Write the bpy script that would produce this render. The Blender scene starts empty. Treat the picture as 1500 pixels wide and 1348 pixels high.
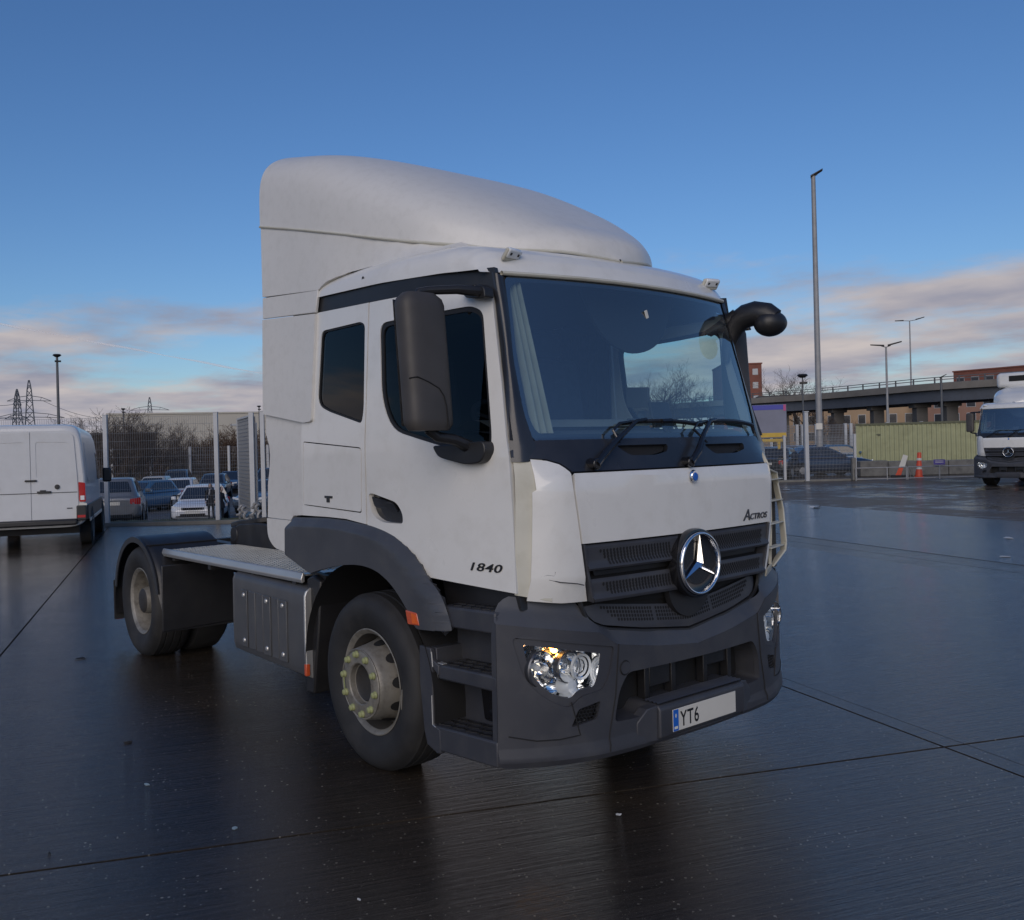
import bpy, bmesh, math, random
from mathutils import Vector, Matrix
from mathutils.geometry import tessellate_polygon
R = math.radians
random.seed(7)
S = bpy.context.scene
COL = S.collection

# ------------------------------------------------------------------ camera
CAM_POS = Vector((4.3385, -3.8117, 1.8220))
CAM_R = Vector((0.60019, 0.79945, -0.02539))
CAM_U = Vector((0.01365, 0.0215, 0.99968))
CAM_F = Vector((-0.79974, 0.60034, -0.00199))
cd = bpy.data.cameras.new("camera")
cam = bpy.data.objects.new("camera", cd)
COL.objects.link(cam)
cam.matrix_world = Matrix(((CAM_R.x, CAM_U.x, -CAM_F.x, CAM_POS.x),
                           (CAM_R.y, CAM_U.y, -CAM_F.y, CAM_POS.y),
                           (CAM_R.z, CAM_U.z, -CAM_F.z, CAM_POS.z),
                           (0, 0, 0, 1)))
cd.sensor_fit = 'HORIZONTAL'
cd.sensor_width = 36.0
cd.lens = 1296.55 / 1500 * 36.0
cd.shift_x = (750 - 652.4) / 1500
cd.shift_y = (658.55 - 674) / 1500
cd.clip_start = 0.05
cd.clip_end = 6000
S.camera = cam

# ------------------------------------------------------------------ light and sky
SUN_EL, SUN_AZ = 25.0, 310.0          # degrees; azimuth counted from +x towards +y
W = bpy.data.worlds.new("World")
S.world = W
W.use_nodes = True
wt = W.node_tree
for n in list(wt.nodes):
    wt.nodes.remove(n)
def wn(t, **k):
    n = wt.nodes.new(t)
    for a, b in k.items():
        setattr(n, a, b)
    return n
def wl(a, b): wt.links.new(a, b)
w_out = wn('ShaderNodeOutputWorld')
w_bg = wn('ShaderNodeBackground')
w_bg.inputs['Strength'].default_value = 0.088
sky = wn('ShaderNodeTexSky', sky_type='NISHITA')
sky.sun_disc = False
sky.sun_elevation = R(SUN_EL)
sky.sun_rotation = R(90 - SUN_AZ)
sky.air_density = 1.25
sky.dust_density = 0.2
sky.ozone_density = 3.5
tc = wn('ShaderNodeTexCoord')
sep = wn('ShaderNodeSeparateXYZ')
wl(tc.outputs['Generated'], sep.inputs[0])
# clouds: a flat layer seen in perspective, thick towards the horizon
def wmath(op, a, b=None, c=None, clamp=False):
    n = wn('ShaderNodeMath', operation=op, use_clamp=clamp)
    for i, v in enumerate((a, b, c)):
        if v is None: continue
        if isinstance(v, (int, float)): n.inputs[i].default_value = v
        else: wl(v, n.inputs[i])
    return n.outputs[0]
zc = wmath('MAXIMUM', sep.outputs['Z'], 0.0)
den = wmath('ADD', zc, 0.11)
px = wmath('DIVIDE', sep.outputs['X'], den)
py = wmath('DIVIDE', sep.outputs['Y'], den)
comb = wn('ShaderNodeCombineXYZ')
wl(px, comb.inputs[0]); wl(py, comb.inputs[1])
mp = wn('ShaderNodeMapping')
mp.inputs['Location'].default_value = (13.5, -0.9, 0)
mp.inputs['Scale'].default_value = (0.62, 0.62, 1)
wl(comb.outputs[0], mp.inputs[0])
nz = wn('ShaderNodeTexNoise')
nz.inputs['Scale'].default_value = 1.0
nz.inputs['Detail'].default_value = 9
nz.inputs['Roughness'].default_value = 0.60
wl(mp.outputs[0], nz.inputs['Vector'])
# cover: a lot below 8 degrees, nothing above about 14
cov = wn('ShaderNodeMapRange')
cov.inputs['From Min'].default_value = 0.045
cov.inputs['From Max'].default_value = 0.26
cov.inputs['To Min'].default_value = 0.24
cov.inputs['To Max'].default_value = -0.26
wl(zc, cov.inputs['Value'])
dens = wmath('ADD', nz.outputs['Fac'], cov.outputs[0])
cm = wn('ShaderNodeMapRange', interpolation_type='SMOOTHSTEP')
cm.inputs['From Min'].default_value = 0.50
cm.inputs['From Max'].default_value = 0.68
wl(dens, cm.inputs['Value'])
nz2 = wn('ShaderNodeTexNoise')
nz2.inputs['Scale'].default_value = 2.6
nz2.inputs['Detail'].default_value = 7
wl(mp.outputs[0], nz2.inputs['Vector'])
ccol = wn('ShaderNodeValToRGB')
ccol.color_ramp.elements[0].position = 0.34
ccol.color_ramp.elements[0].color = (3.3, 3.4, 4.3, 1)
ccol.color_ramp.elements[1].position = 0.68
ccol.color_ramp.elements[1].color = (6.4, 5.8, 5.7, 1)
wl(nz2.outputs['Fac'], ccol.inputs[0])
# vapour trail
hs = wn('ShaderNodeHueSaturation')
hs.inputs['Saturation'].default_value = 1.05
hs.inputs['Value'].default_value = 1.0
tint = wn('ShaderNodeMix', data_type='RGBA', blend_type='MULTIPLY')
tint.inputs['Factor'].default_value = 1.0
tint.inputs['B'].default_value = (0.68, 0.82, 1.07, 1)
wl(sky.outputs[0], tint.inputs['A'])
wl(tint.outputs['Result'], hs.inputs['Color'])
mixc = wn('ShaderNodeMix', data_type='RGBA')
wl(cm.outputs[0], mixc.inputs['Factor'])
wl(hs.outputs[0], mixc.inputs['A'])
wl(ccol.outputs[0], mixc.inputs['B'])
wl(mixc.outputs['Result'], w_bg.inputs['Color'])
wl(w_bg.outputs[0], w_out.inputs[0])

sd = bpy.data.lights.new("sun", 'SUN')
sd.energy = 1.5
sd.angle = R(50)
sd.color = (1.0, 0.85, 0.69)
sun = bpy.data.objects.new("sun", sd)
COL.objects.link(sun)
_el = R(SUN_EL)
sun_dir = Vector((math.cos(R(SUN_AZ)) * math.cos(_el), math.sin(R(SUN_AZ)) * math.cos(_el), math.sin(_el)))
sun.rotation_euler = sun_dir.to_track_quat('Z', 'Y').to_euler()

S.view_settings.view_transform = 'Standard'
S.view_settings.look = 'None'
S.view_settings.exposure = 0.0
S.view_settings.gamma = 1.0
S.view_settings.use_curve_mapping = False
S.cycles.max_bounces = 8
S.cycles.transparent_max_bounces = 16

# ------------------------------------------------------------------ helpers
def lerp(x, xs, ys):
    if x <= xs[0]: return ys[0]
    for i in range(1, len(xs)):
        if x <= xs[i]:
            t = (x - xs[i-1]) / (xs[i] - xs[i-1])
            return ys[i-1] + t * (ys[i] - ys[i-1])
    return ys[-1]
def ip(x, xs, ys):
    """monotone cubic interpolation"""
    n = len(xs)
    if x <= xs[0]: return ys[0]
    if x >= xs[-1]: return ys[-1]
    d = [(ys[i+1]-ys[i])/(xs[i+1]-xs[i]) for i in range(n-1)]
    def m(i):
        if i == 0: return d[0]
        if i == n-1: return d[-1]
        if d[i-1]*d[i] <= 0: return 0
        return 2*d[i-1]*d[i]/(d[i-1]+d[i])
    i = max(k for k in range(n-1) if xs[k] <= x)
    h = xs[i+1]-xs[i]; t = (x-xs[i])/h
    return ((2*t**3-3*t*t+1)*ys[i] + (t**3-2*t*t+t)*h*m(i) + (-2*t**3+3*t*t)*ys[i+1] + (t**3-t*t)*h*m(i+1))
def clamp(v, a=0.0, b=1.0): return max(a, min(b, v))

def link(o, parent=None):
    COL.objects.link(o)
    if parent is not None: o.parent = parent
    return o
def tag(o, label=None, cat=None, group=None, kind=None):
    if label: o['label'] = label
    if cat: o['category'] = cat
    if group: o['group'] = group
    if kind: o['kind'] = kind
    return o
def empty(name, label, cat, loc=(0, 0, 0), rz=0.0, group=None):
    o = bpy.data.objects.new(name, None)
    o.empty_display_size = 0.1
    COL.objects.link(o)
    o.location = loc
    o.rotation_euler = (0, 0, rz)
    return tag(o, label, cat, group)
def kids(o):
    return [c for c in bpy.data.objects if c.parent == o]
def dup(o, parent=None, skip=()):
    table = {}
    for c in bpy.data.objects:
        if c.parent: table.setdefault(c.parent.name, []).append(c)
    def rec(s, par):
        c = s.copy(); COL.objects.link(c); c.parent = par
        for ch in table.get(s.name, []):
            if ch.name.split('.')[0] in skip: continue
            rec(ch, c)
        return c
    return rec(o, parent)

def fin(bm, name, mat, parent=None, sharp=32, bevel=0, seg=2, loc=None, rot=None):
    me = bpy.data.meshes.new(name)
    bm.to_mesh(me); bm.free()
    for p in me.polygons: p.use_smooth = True
    me.set_sharp_from_angle(angle=R(sharp))
    me.materials.append(M[mat] if isinstance(mat, str) else mat)
    o = bpy.data.objects.new(name, me)
    link(o, parent)
    if bevel:
        b = o.modifiers.new("bevel", 'BEVEL')
        b.width = bevel; b.segments = seg; b.limit_method = 'ANGLE'; b.angle_limit = R(40)
        b.harden_normals = False
    if loc is not None: o.location = loc
    if rot is not None: o.rotation_euler = rot
    return o

class MB:
    """collects shapes, builds ONE mesh object"""
    def __init__(s): s.v = []; s.f = []
    def add(s, vs, fs):
        k = len(s.v); s.v += [tuple(v) for v in vs]; s.f += [tuple(i + k for i in f) for f in fs]
        return s
    def box(s, c, d, rz=0, m=None):
        hx, hy, hz = d[0]/2, d[1]/2, d[2]/2
        vs = [Vector((x, y, z)) for x in (-hx, hx) for y in (-hy, hy) for z in (-hz, hz)]
        mm = m if m is not None else Matrix.Rotation(rz, 3, 'Z')
        vs = [mm @ v + Vector(c) for v in vs]
        return s.add(vs, [(0,1,3,2),(4,6,7,5),(0,4,5,1),(2,3,7,6),(0,2,6,4),(1,5,7,3)])
    def bar(s, a, b, w, h=None, up=(0, 0, 1)):
        a, b = Vector(a), Vector(b); h = h or w
        d = b - a; L = d.length
        if L < 1e-6: return s
        d /= L; u = Vector(up)
        sd_ = d.cross(u)
        if sd_.length < 1e-4: sd_ = d.cross(Vector((1, 0, 0)))
        sd_.normalize(); u = sd_.cross(d)
        m = Matrix((d, sd_, u)).transposed()
        return s.box((a + b) / 2, (L, w, h), m=m)
    def tube(s, pts, r, n=8, cap=True):
        pts = [Vector(p) for p in pts]; rs = r if isinstance(r, (list, tuple)) else [r]*len(pts)
        rings = []; prev = None
        for i, p in enumerate(pts):
            t = (pts[min(i+1, len(pts)-1)] - pts[max(i-1, 0)])
            if t.length < 1e-9: t = Vector((0, 0, 1))
            t.normalize()
            if prev is None:
                a = Vector((0, 0, 1)) if abs(t.z) < .9 else Vector((1, 0, 0))
                x = t.cross(a).normalized()
            else:
                x = (prev - t * prev.dot(t))
                x = x.normalized() if x.length > 1e-6 else t.orthogonal().normalized()
            prev = x; y = t.cross(x)
            rings.append([p + (x*math.cos(2*math.pi*k/n) + y*math.sin(2*math.pi*k/n))*rs[i] for k in range(n)])
        vs = [v for rg in rings for v in rg]; fs = []
        for i in range(len(rings)-1):
            for k in range(n):
                a, b = i*n+k, i*n+(k+1) % n
                fs.append((a, b, b+n, a+n))
        if cap:
            fs.append(tuple(range(n-1, -1, -1))); k = (len(rings)-1)*n; fs.append(tuple(range(k, k+n)))
        return s.add(vs, fs)
    def lathe(s, prof, c=(0, 0, 0), axis='Y', n=32, a0=0, a1=2*math.pi, sx=1):
        """prof: list of (radius, height along axis)"""
        full = abs(a1-a0-2*math.pi) < 1e-6
        m = n if full else n+1
        vs = []
        for (r, h) in prof:
            for k in range(m):
                a = a0+(a1-a0)*k/n
                p = (r*math.cos(a), r*math.sin(a))
                q = {'Y': (p[0]*sx, h, p[1]), 'Z': (p[0]*sx, p[1], h), 'X': (h, p[0]*sx, p[1])}[axis]
                vs.append((q[0]+c[0], q[1]+c[1], q[2]+c[2]))
        fs = []
        for i in range(len(prof)-1):
            for k in range(m if full else n):
                a, b = i*m+k, i*m+(k+1) % m
                fs.append((a, b, b+m, a+m))
        return s.add(vs, fs)
    def prism(s, poly, f, d):
        """poly (u,v) -> f(u,v); extruded by vector d"""
        n = len(poly); d = Vector(d)
        a = [Vector(f(u, v)) for u, v in poly]; b = [p + d for p in a]
        return s.add(a+b, [tuple(range(n-1, -1, -1)), tuple(range(n, 2*n))] + [(i, (i+1) % n, n+(i+1) % n, n+i) for i in range(n)])
    def grid(s, nu, nv, f, closed_u=False):
        vs = [f(i/(nu-1) if not closed_u else i/nu, j/(nv-1)) for j in range(nv) for i in range(nu)]
        fs = []
        for j in range(nv-1):
            for i in range(nu if closed_u else nu-1):
                a, b = j*nu+i, j*nu+(i+1) % nu
                fs.append((a, b, b+nu, a+nu))
        return s.add(vs, fs)
    def build(s, name, mat, parent=None, sharp=32, bevel=0, seg=2, loc=None, rot=None, fixn=True, merge=0):
        bm = bmesh.new()
        vv = [bm.verts.new(v) for v in s.v]
        for f in s.f:
            if len(set(f)) < 3: continue
            try: bm.faces.new([vv[i] for i in f])
            except ValueError: pass
        if merge: bmesh.ops.remove_doubles(bm, verts=bm.verts, dist=merge)
        if fixn: bmesh.ops.recalc_face_normals(bm, faces=bm.faces)
        return fin(bm, name, mat, parent, sharp, bevel, seg, loc, rot)

def arcpoly(pts, rad, n=4):
    """rounded corners; pts list of (u,v), rad a number or list"""
    out = []; N = len(pts)
    for i, p in enumerate(pts):
        r = rad[i] if isinstance(rad, (list, tuple)) else rad
        p = Vector(p); a = Vector(pts[i-1]) - p; b = Vector(pts[(i+1) % N]) - p
        if r <= 0: out.append(tuple(p)); continue
        k = min(r, a.length*.48, b.length*.48)
        A = p + a.normalized()*k; B = p + b.normalized()*k
        for j in range(n+1):
            t = j/n
            q = A*(1-t)**2 + p*2*t*(1-t) + B*t*t
            out.append((q.x, q.y))
    return out

def sheet(name, outer, holes, f, mat, parent=None, step=.1, thick=.012, out=(0, 0, 1), bevel=.003, sharp=32, cuts=None, seg=2):
    """a curved plate: polygon (u,v) with holes, mapped by f to 3-D and given thickness away from 'out'"""
    loops = [[Vector((u, v, 0)) for u, v in outer]] + [[Vector((u, v, 0)) for u, v in h] for h in holes]
    flat = [p for l in loops for p in l]
    bm = bmesh.new()
    vs = [bm.verts.new(p) for p in flat]
    for t in tessellate_polygon(loops):
        try: bm.faces.new([vs[i] for i in t])
        except ValueError: pass
    us = [p.x for p in flat]; ws = [p.y for p in flat]
    su, sv = step if isinstance(step, (tuple, list)) else (step, step)
    def cutall(axis, lo, hi, st):
        if not st: return
        k = math.ceil(lo/st+1e-6)
        while k*st < hi-1e-6:
            co = Vector((k*st, 0, 0)) if axis == 0 else Vector((0, k*st, 0))
            no = Vector((1, 0, 0)) if axis == 0 else Vector((0, 1, 0))
            bmesh.ops.bisect_plane(bm, geom=bm.verts[:]+bm.edges[:]+bm.faces[:], dist=1e-5, plane_co=co, plane_no=no)
            k += 1
    cutall(0, min(us), max(us), su); cutall(1, min(ws), max(ws), sv)
    for (ax, val) in (cuts or []):
        co = Vector((val, 0, 0)) if ax == 0 else Vector((0, val, 0))
        no = Vector((1, 0, 0)) if ax == 0 else Vector((0, 1, 0))
        bmesh.ops.bisect_plane(bm, geom=bm.verts[:]+bm.edges[:]+bm.faces[:], dist=1e-5, plane_co=co, plane_no=no)
    bmesh.ops.remove_doubles(bm, verts=bm.verts, dist=1e-5)
    for v in bm.verts: v.co = Vector(f(v.co.x, v.co.y))
    bm.normal_update()
    o = Vector(out)
    tot = sum((fc.normal*fc.calc_area() for fc in bm.faces), Vector())
    if tot.dot(o) < 0: bmesh.ops.reverse_faces(bm, faces=bm.faces)
    bm.normal_update()
    if thick:
        top = list(bm.faces); tv = list(bm.verts)
        new = {v: bm.verts.new(v.co - v.normal*thick) for v in tv}
        bnd = [e for e in bm.edges if len(e.link_faces) == 1]
        bl = [(e, e.link_loops[0]) for e in bnd]
        sides = [(l.vert, l.link_loop_next.vert) for _, l in bl]
        for fc in top: bm.faces.new([new[v] for v in reversed(fc.verts)])
        for a, b in sides: bm.faces.new((b, a, new[a], new[b]))
    return fin(bm, name, mat, parent, sharp, bevel, seg)

def text_mesh(body, size, shear=0.0, extr=0.0, spacing=1.0, offset=0.0):
    cu = bpy.data.curves.new('lettering', 'FONT')
    cu.body = body; cu.size = size; cu.shear = shear; cu.extrude = extr
    cu.align_x = 'LEFT'; cu.space_character = spacing; cu.offset = offset
    cu.resolution_u = 3
    o = bpy.data.objects.new('lettering', cu); COL.objects.link(o)
    dg = bpy.context.evaluated_depsgraph_get()
    me = bpy.data.meshes.new_from_object(o.evaluated_get(dg))
    bpy.data.objects.remove(o); bpy.data.curves.remove(cu)
    return me
def lettering(name, body, f, width, height, mat, parent, shear=0.0, extr=.0015, spacing=1.0, offset=0.0):
    """text fitted into width x height, mapped by f(u,v,w)"""
    me = text_mesh(body, 1.0, shear, 0.05, spacing, offset)
    xs = [v.co.x for v in me.vertices]; ys = [v.co.y for v in me.vertices]
    x0, x1, y0, y1 = min(xs), max(xs), min(ys), max(ys)
    for v in me.vertices:
        v.co = Vector(f((v.co.x-x0)/(x1-x0)*width, (v.co.y-y0)/(y1-y0)*height, extr*(v.co.z/.05)))
    me.materials.append(M[mat])
    me.name = name
    o = bpy.data.objects.new(name, me); link(o, parent)
    return o

# ------------------------------------------------------------------ materials
M = {}
def pm(name, col, rough=.5, metal=0.0, var=.0, vscale=4.0, bump=0.0, bscale=60.0, coat=0.0, rvar=0.0, spec=.5, dirt=None, dscale=3.0, damt=.5, emit=None):
    m = bpy.data.materials.new(name); m.use_nodes = True
    nt = m.node_tree; p = nt.nodes['Principled BSDF']
    p.inputs['Base Color'].default_value = (*col, 1)
    p.inputs['Roughness'].default_value = rough
    p.inputs['Metallic'].default_value = metal
    p.inputs['Specular IOR Level'].default_value = spec
    if coat:
        p.inputs['Coat Weight'].default_value = coat; p.inputs['Coat Roughness'].default_value = .08
    tc_ = nt.nodes.new('ShaderNodeTexCoord')
    def noise(sc, det=5):
        n = nt.nodes.new('ShaderNodeTexNoise'); n.inputs['Scale'].default_value = sc; n.inputs['Detail'].default_value = det
        nt.links.new(tc_.outputs['Object'], n.inputs['Vector']); return n
    colsock = None
    if var:
        n = noise(vscale); r = nt.nodes.new('ShaderNodeValToRGB')
        r.color_ramp.elements[0].position = .3; r.color_ramp.elements[1].position = .7
        r.color_ramp.elements[0].color = (*[c*(1-var) for c in col], 1)
        r.color_ramp.elements[1].color = (*[min(1, c*(1+var)) for c in col], 1)
        nt.links.new(n.outputs['Fac'], r.inputs[0]); colsock = r.outputs[0]
    if dirt is not None:
        n = noise(dscale, 9); n.inputs['Roughness'].default_value = .65
        mr = nt.nodes.new('ShaderNodeMapRange'); mr.inputs['From Min'].default_value = .48; mr.inputs['From Max'].default_value = .75
        mr.inputs['To Max'].default_value = damt
        nt.links.new(n.outputs['Fac'], mr.inputs[0])
        mx = nt.nodes.new('ShaderNodeMix'); mx.data_type = 'RGBA'
        nt.links.new(mr.outputs[0], mx.inputs['Factor'])
        if colsock: nt.links.new(colsock, mx.inputs['A'])
        else: mx.inputs['A'].default_value = (*col, 1)
        mx.inputs['B'].default_value = (*dirt, 1); colsock = mx.outputs['Result']
    if colsock: nt.links.new(colsock, p.inputs['Base Color'])
    if rvar:
        n = noise(vscale*2.3); mr = nt.nodes.new('ShaderNodeMapRange')
        mr.inputs['To Min'].default_value = max(0, rough-rvar); mr.inputs['To Max'].default_value = min(1, rough+rvar)
        nt.links.new(n.outputs['Fac'], mr.inputs[0]); nt.links.new(mr.outputs[0], p.inputs['Roughness'])
    if bump:
        n = noise(bscale, 4); b = nt.nodes.new('ShaderNodeBump'); b.inputs['Strength'].default_value = bump; b.inputs['Distance'].default_value = .004
        nt.links.new(n.outputs['Fac'], b.inputs['Height']); nt.links.new(b.outputs[0], p.inputs['Normal'])
    if emit:
        p.inputs['Emission Color'].default_value = (*emit[0], 1); p.inputs['Emission Strength'].default_value = emit[1]
    M[name] = m
    return m
def glassmat(name, tint, ior=1.5, rough=0.0, gcol=(1, 1, 1), haze=0.0, hcol=(.5, .5, .5)):
    m = bpy.data.materials.new(name); m.use_nodes = True
    nt = m.node_tree; nt.nodes.clear()
    o = nt.nodes.new('ShaderNodeOutputMaterial'); mx = nt.nodes.new('ShaderNodeMixShader')
    t = nt.nodes.new('ShaderNodeBsdfTransparent'); t.inputs[0].default_value = (*tint, 1)
    g = nt.nodes.new('ShaderNodeBsdfGlossy'); g.inputs['Color'].default_value = (*gcol, 1); g.inputs['Roughness'].default_value = rough
    geo = nt.nodes.new('ShaderNodeNewGeometry')
    # Schlick's curve, the same from both sides of the pane
    def mth(op, a, b):
        n = nt.nodes.new('ShaderNodeMath'); n.operation = op
        for i, v in enumerate((a, b)):
            if isinstance(v, (int, float)): n.inputs[i].default_value = v
            else: nt.links.new(v, n.inputs[i])
        return n.outputs[0]
    dp = nt.nodes.new('ShaderNodeVectorMath'); dp.operation = 'DOT_PRODUCT'
    nt.links.new(geo.outputs['Normal'], dp.inputs[0]); nt.links.new(geo.outputs['Incoming'], dp.inputs[1])
    f0 = 2*((ior-1)/(ior+1))**2
    sch = mth('MULTIPLY_ADD', mth('POWER', mth('SUBTRACT', 1.0, mth('ABSOLUTE', dp.outputs['Value'], 0)), 5.0), 1-f0)
    sch.node.inputs[2].default_value = f0
    nt.links.new(sch, mx.inputs[0])
    src = t
    if haze:
        df = nt.nodes.new('ShaderNodeBsdfDiffuse'); df.inputs[0].default_value = (*hcol, 1)
        m2 = nt.nodes.new('ShaderNodeMixShader'); m2.inputs[0].default_value = haze
        nt.links.new(t.outputs[0], m2.inputs[1]); nt.links.new(df.outputs[0], m2.inputs[2]); src = m2
    nt.links.new(src.outputs[0], mx.inputs[1]); nt.links.new(g.outputs[0], mx.inputs[2])
    nt.links.new(mx.outputs[0], o.inputs[0])
    M[name] = m
    return m

pm('white_paint', (.72, .71, .675), .30, var=.02, vscale=1.5, coat=.6, rvar=.08, dirt=(.40, .37, .30), dscale=7, damt=.20)
pm('white_dirty', (.66, .645, .61), .42, var=.04, vscale=1.2, coat=.1, rvar=.1, dirt=(.40, .38, .33), dscale=16, damt=.22)
pm('cream_edge', (.54, .525, .45), .5, var=.08, dirt=(.3, .27, .18), damt=.5)
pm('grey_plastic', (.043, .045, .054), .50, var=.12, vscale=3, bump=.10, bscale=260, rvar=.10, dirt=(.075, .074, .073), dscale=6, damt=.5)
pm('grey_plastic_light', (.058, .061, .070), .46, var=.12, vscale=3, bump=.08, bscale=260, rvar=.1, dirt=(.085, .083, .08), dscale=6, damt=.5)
pm('black_plastic', (.016, .016, .018), .42, var=.15, vscale=4, rvar=.08, dirt=(.035, .034, .033), damt=.5)
pm('mirror_plastic', (.055, .050, .047), .55, var=.15, vscale=5, bump=.08, bscale=200, rvar=.1)
pm('gloss_black', (.010, .010, .012), .14, coat=.4, var=.1)
pm('cowl_black', (.020, .022, .028), .30, var=.15, rvar=.06, coat=.15, dirt=(.05, .05, .055), damt=.4)
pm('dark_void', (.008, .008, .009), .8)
pm('rubber', (.018, .018, .019), .72, var=.2, vscale=7, bump=.12, bscale=90, rvar=.1, dirt=(.045, .042, .038), dscale=4, damt=.6)
pm('seal', (.012, .012, .013), .6)
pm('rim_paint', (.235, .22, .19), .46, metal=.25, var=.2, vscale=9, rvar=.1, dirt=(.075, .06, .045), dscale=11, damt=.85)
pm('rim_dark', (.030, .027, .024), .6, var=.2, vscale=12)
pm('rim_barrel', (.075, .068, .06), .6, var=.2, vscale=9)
pm('nut_cap', (.29, .31, .14), .5, var=.1, vscale=30, dirt=(.2, .19, .1), dscale=20, damt=.4)
pm('chrome', (.82, .83, .85), .10, metal=1.0, var=.02, rvar=.04)
pm('reflector', (.86, .87, .88), .07, metal=1.0)
pm('steel_dark', (.030, .030, .032), .5, metal=.3, var=.3, vscale=8, bump=.2, bscale=40, dirt=(.06, .05, .04), damt=.6)
pm('tank_grey', (.085, .087, .092), .42, metal=.2, var=.1, vscale=3, rvar=.08, dirt=(.13, .125, .115), dscale=4, damt=.4)
pm('silver_edge', (.50, .50, .49), .35, metal=.6, var=.06)
pm('amber', (.75, .13, .02), .3, var=.05)
pm('amber_lens', (.55, .09, .03), .25, coat=.3)
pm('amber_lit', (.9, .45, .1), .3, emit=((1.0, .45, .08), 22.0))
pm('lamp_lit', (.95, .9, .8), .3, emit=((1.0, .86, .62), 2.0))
pm('red_lens', (.42, .012, .012), .2, coat=.4)
pm('clear_lens', (.72, .74, .75), .12, coat=.5)
pm('plate_white', (.62, .60, .54), .4, var=.04)
pm('plate_blue', (.015, .12, .50), .4)
pm('plate_mark', (.70, .70, .60), .4)
pm('print_black', (.012, .012, .014), .35)
pm('badge_dark', (.09, .095, .11), .28, metal=.6)
pm('interior_dark', (.035, .037, .042), .7, var=.1)
pm('interior_grey', (.10, .105, .11), .75, var=.1)
pm('dash_beige', (.30, .29, .26), .6, var=.08)
pm('seat_fabric', (.030, .035, .05), .9, var=.2, vscale=20)
pm('curtain', (.42, .38, .29), .9, var=.12, vscale=6)
pm('tread_plate', (.36, .37, .37), .38, metal=.7, var=.1, vscale=4, rvar=.1, dirt=(.18, .17, .15), dscale=6, damt=.5)
pm('galv', (.30, .30, .30), .55, metal=.15, var=.1, vscale=3, rvar=.08)
pm('galv_dark', (.11, .115, .12), .6, metal=.1, var=.1, vscale=3)
glassmat('windscreen_glass', (.66, .80, .84), ior=1.90, haze=.05, hcol=(.35, .45, .6))
glassmat('side_glass', (.34, .38, .41), ior=1.27)
glassmat('far_glass', (.72, .90, .86), ior=1.35)
glassmat('lamp_glass', (.93, .95, .96), ior=1.45)
# ------------------------------------------------------------------ the tractor unit
# truck axes: x forward (0 at the front axle), y to its left, z up; the photographed side is y < 0
def tum(z): return .0647*max(0, z-1.85)
def Ys(x, z):
    return 1.15 - .11*clamp((x-.2)/.97, 0, 1.3)**1.6 - tum(z)
def xf(y, z):
    y = abs(y)
    c = lerp(z, [1.0, 1.34, 1.66, 1.70, 1.85, 2.69], [1.375, 1.39, 1.39, 1.36, 1.30, 1.085])
    k = lerp(z, [1.34, 1.66, 1.70, 1.85], [.0746, .0746, .085, .145])
    s = lerp(z, [1.66, 1.76, 1.85], [1, .45, 0])
    return c - k*y*y - s*1.29*max(0, y-.77)**1.7
def xb(y):
    y = abs(y)
    return 1.42 - .1*y*y - .45*max(0, y-.6)**2
def zcr(y):      # the bumper's upper crease
    return lerp(abs(y), [0, .3, .586, .68, 1.16], [.770, .800, .846, .914, .99])
def toe(x, z):   # the upper door frame leans in towards the windscreen
    e = .052*clamp((x-.2)/.85, 0, 1.2)**1.5*clamp((z-1.77)/.55)
    return x-1.18*e, Ys(x, z)-e, z+(z-1.82)*.36*e
def SIDE(sg, off=0.0):
    def f(x, z):
        p = toe(x, z)
        return (p[0], sg*(p[1]+off), p[2])
    return f
def FRONT(off=0.0):
    return lambda y, z: (xf(y, z)+off, y, z)
def BUMP(off=0.0):
    def f(y, z):
        zc_ = zcr(y)
        o = off - .42*max(0, z-zc_) - .55*max(0, .335-z)
        if .395 > z: o += .012
        return (xb(y)+o, y, z)
    return f

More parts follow.
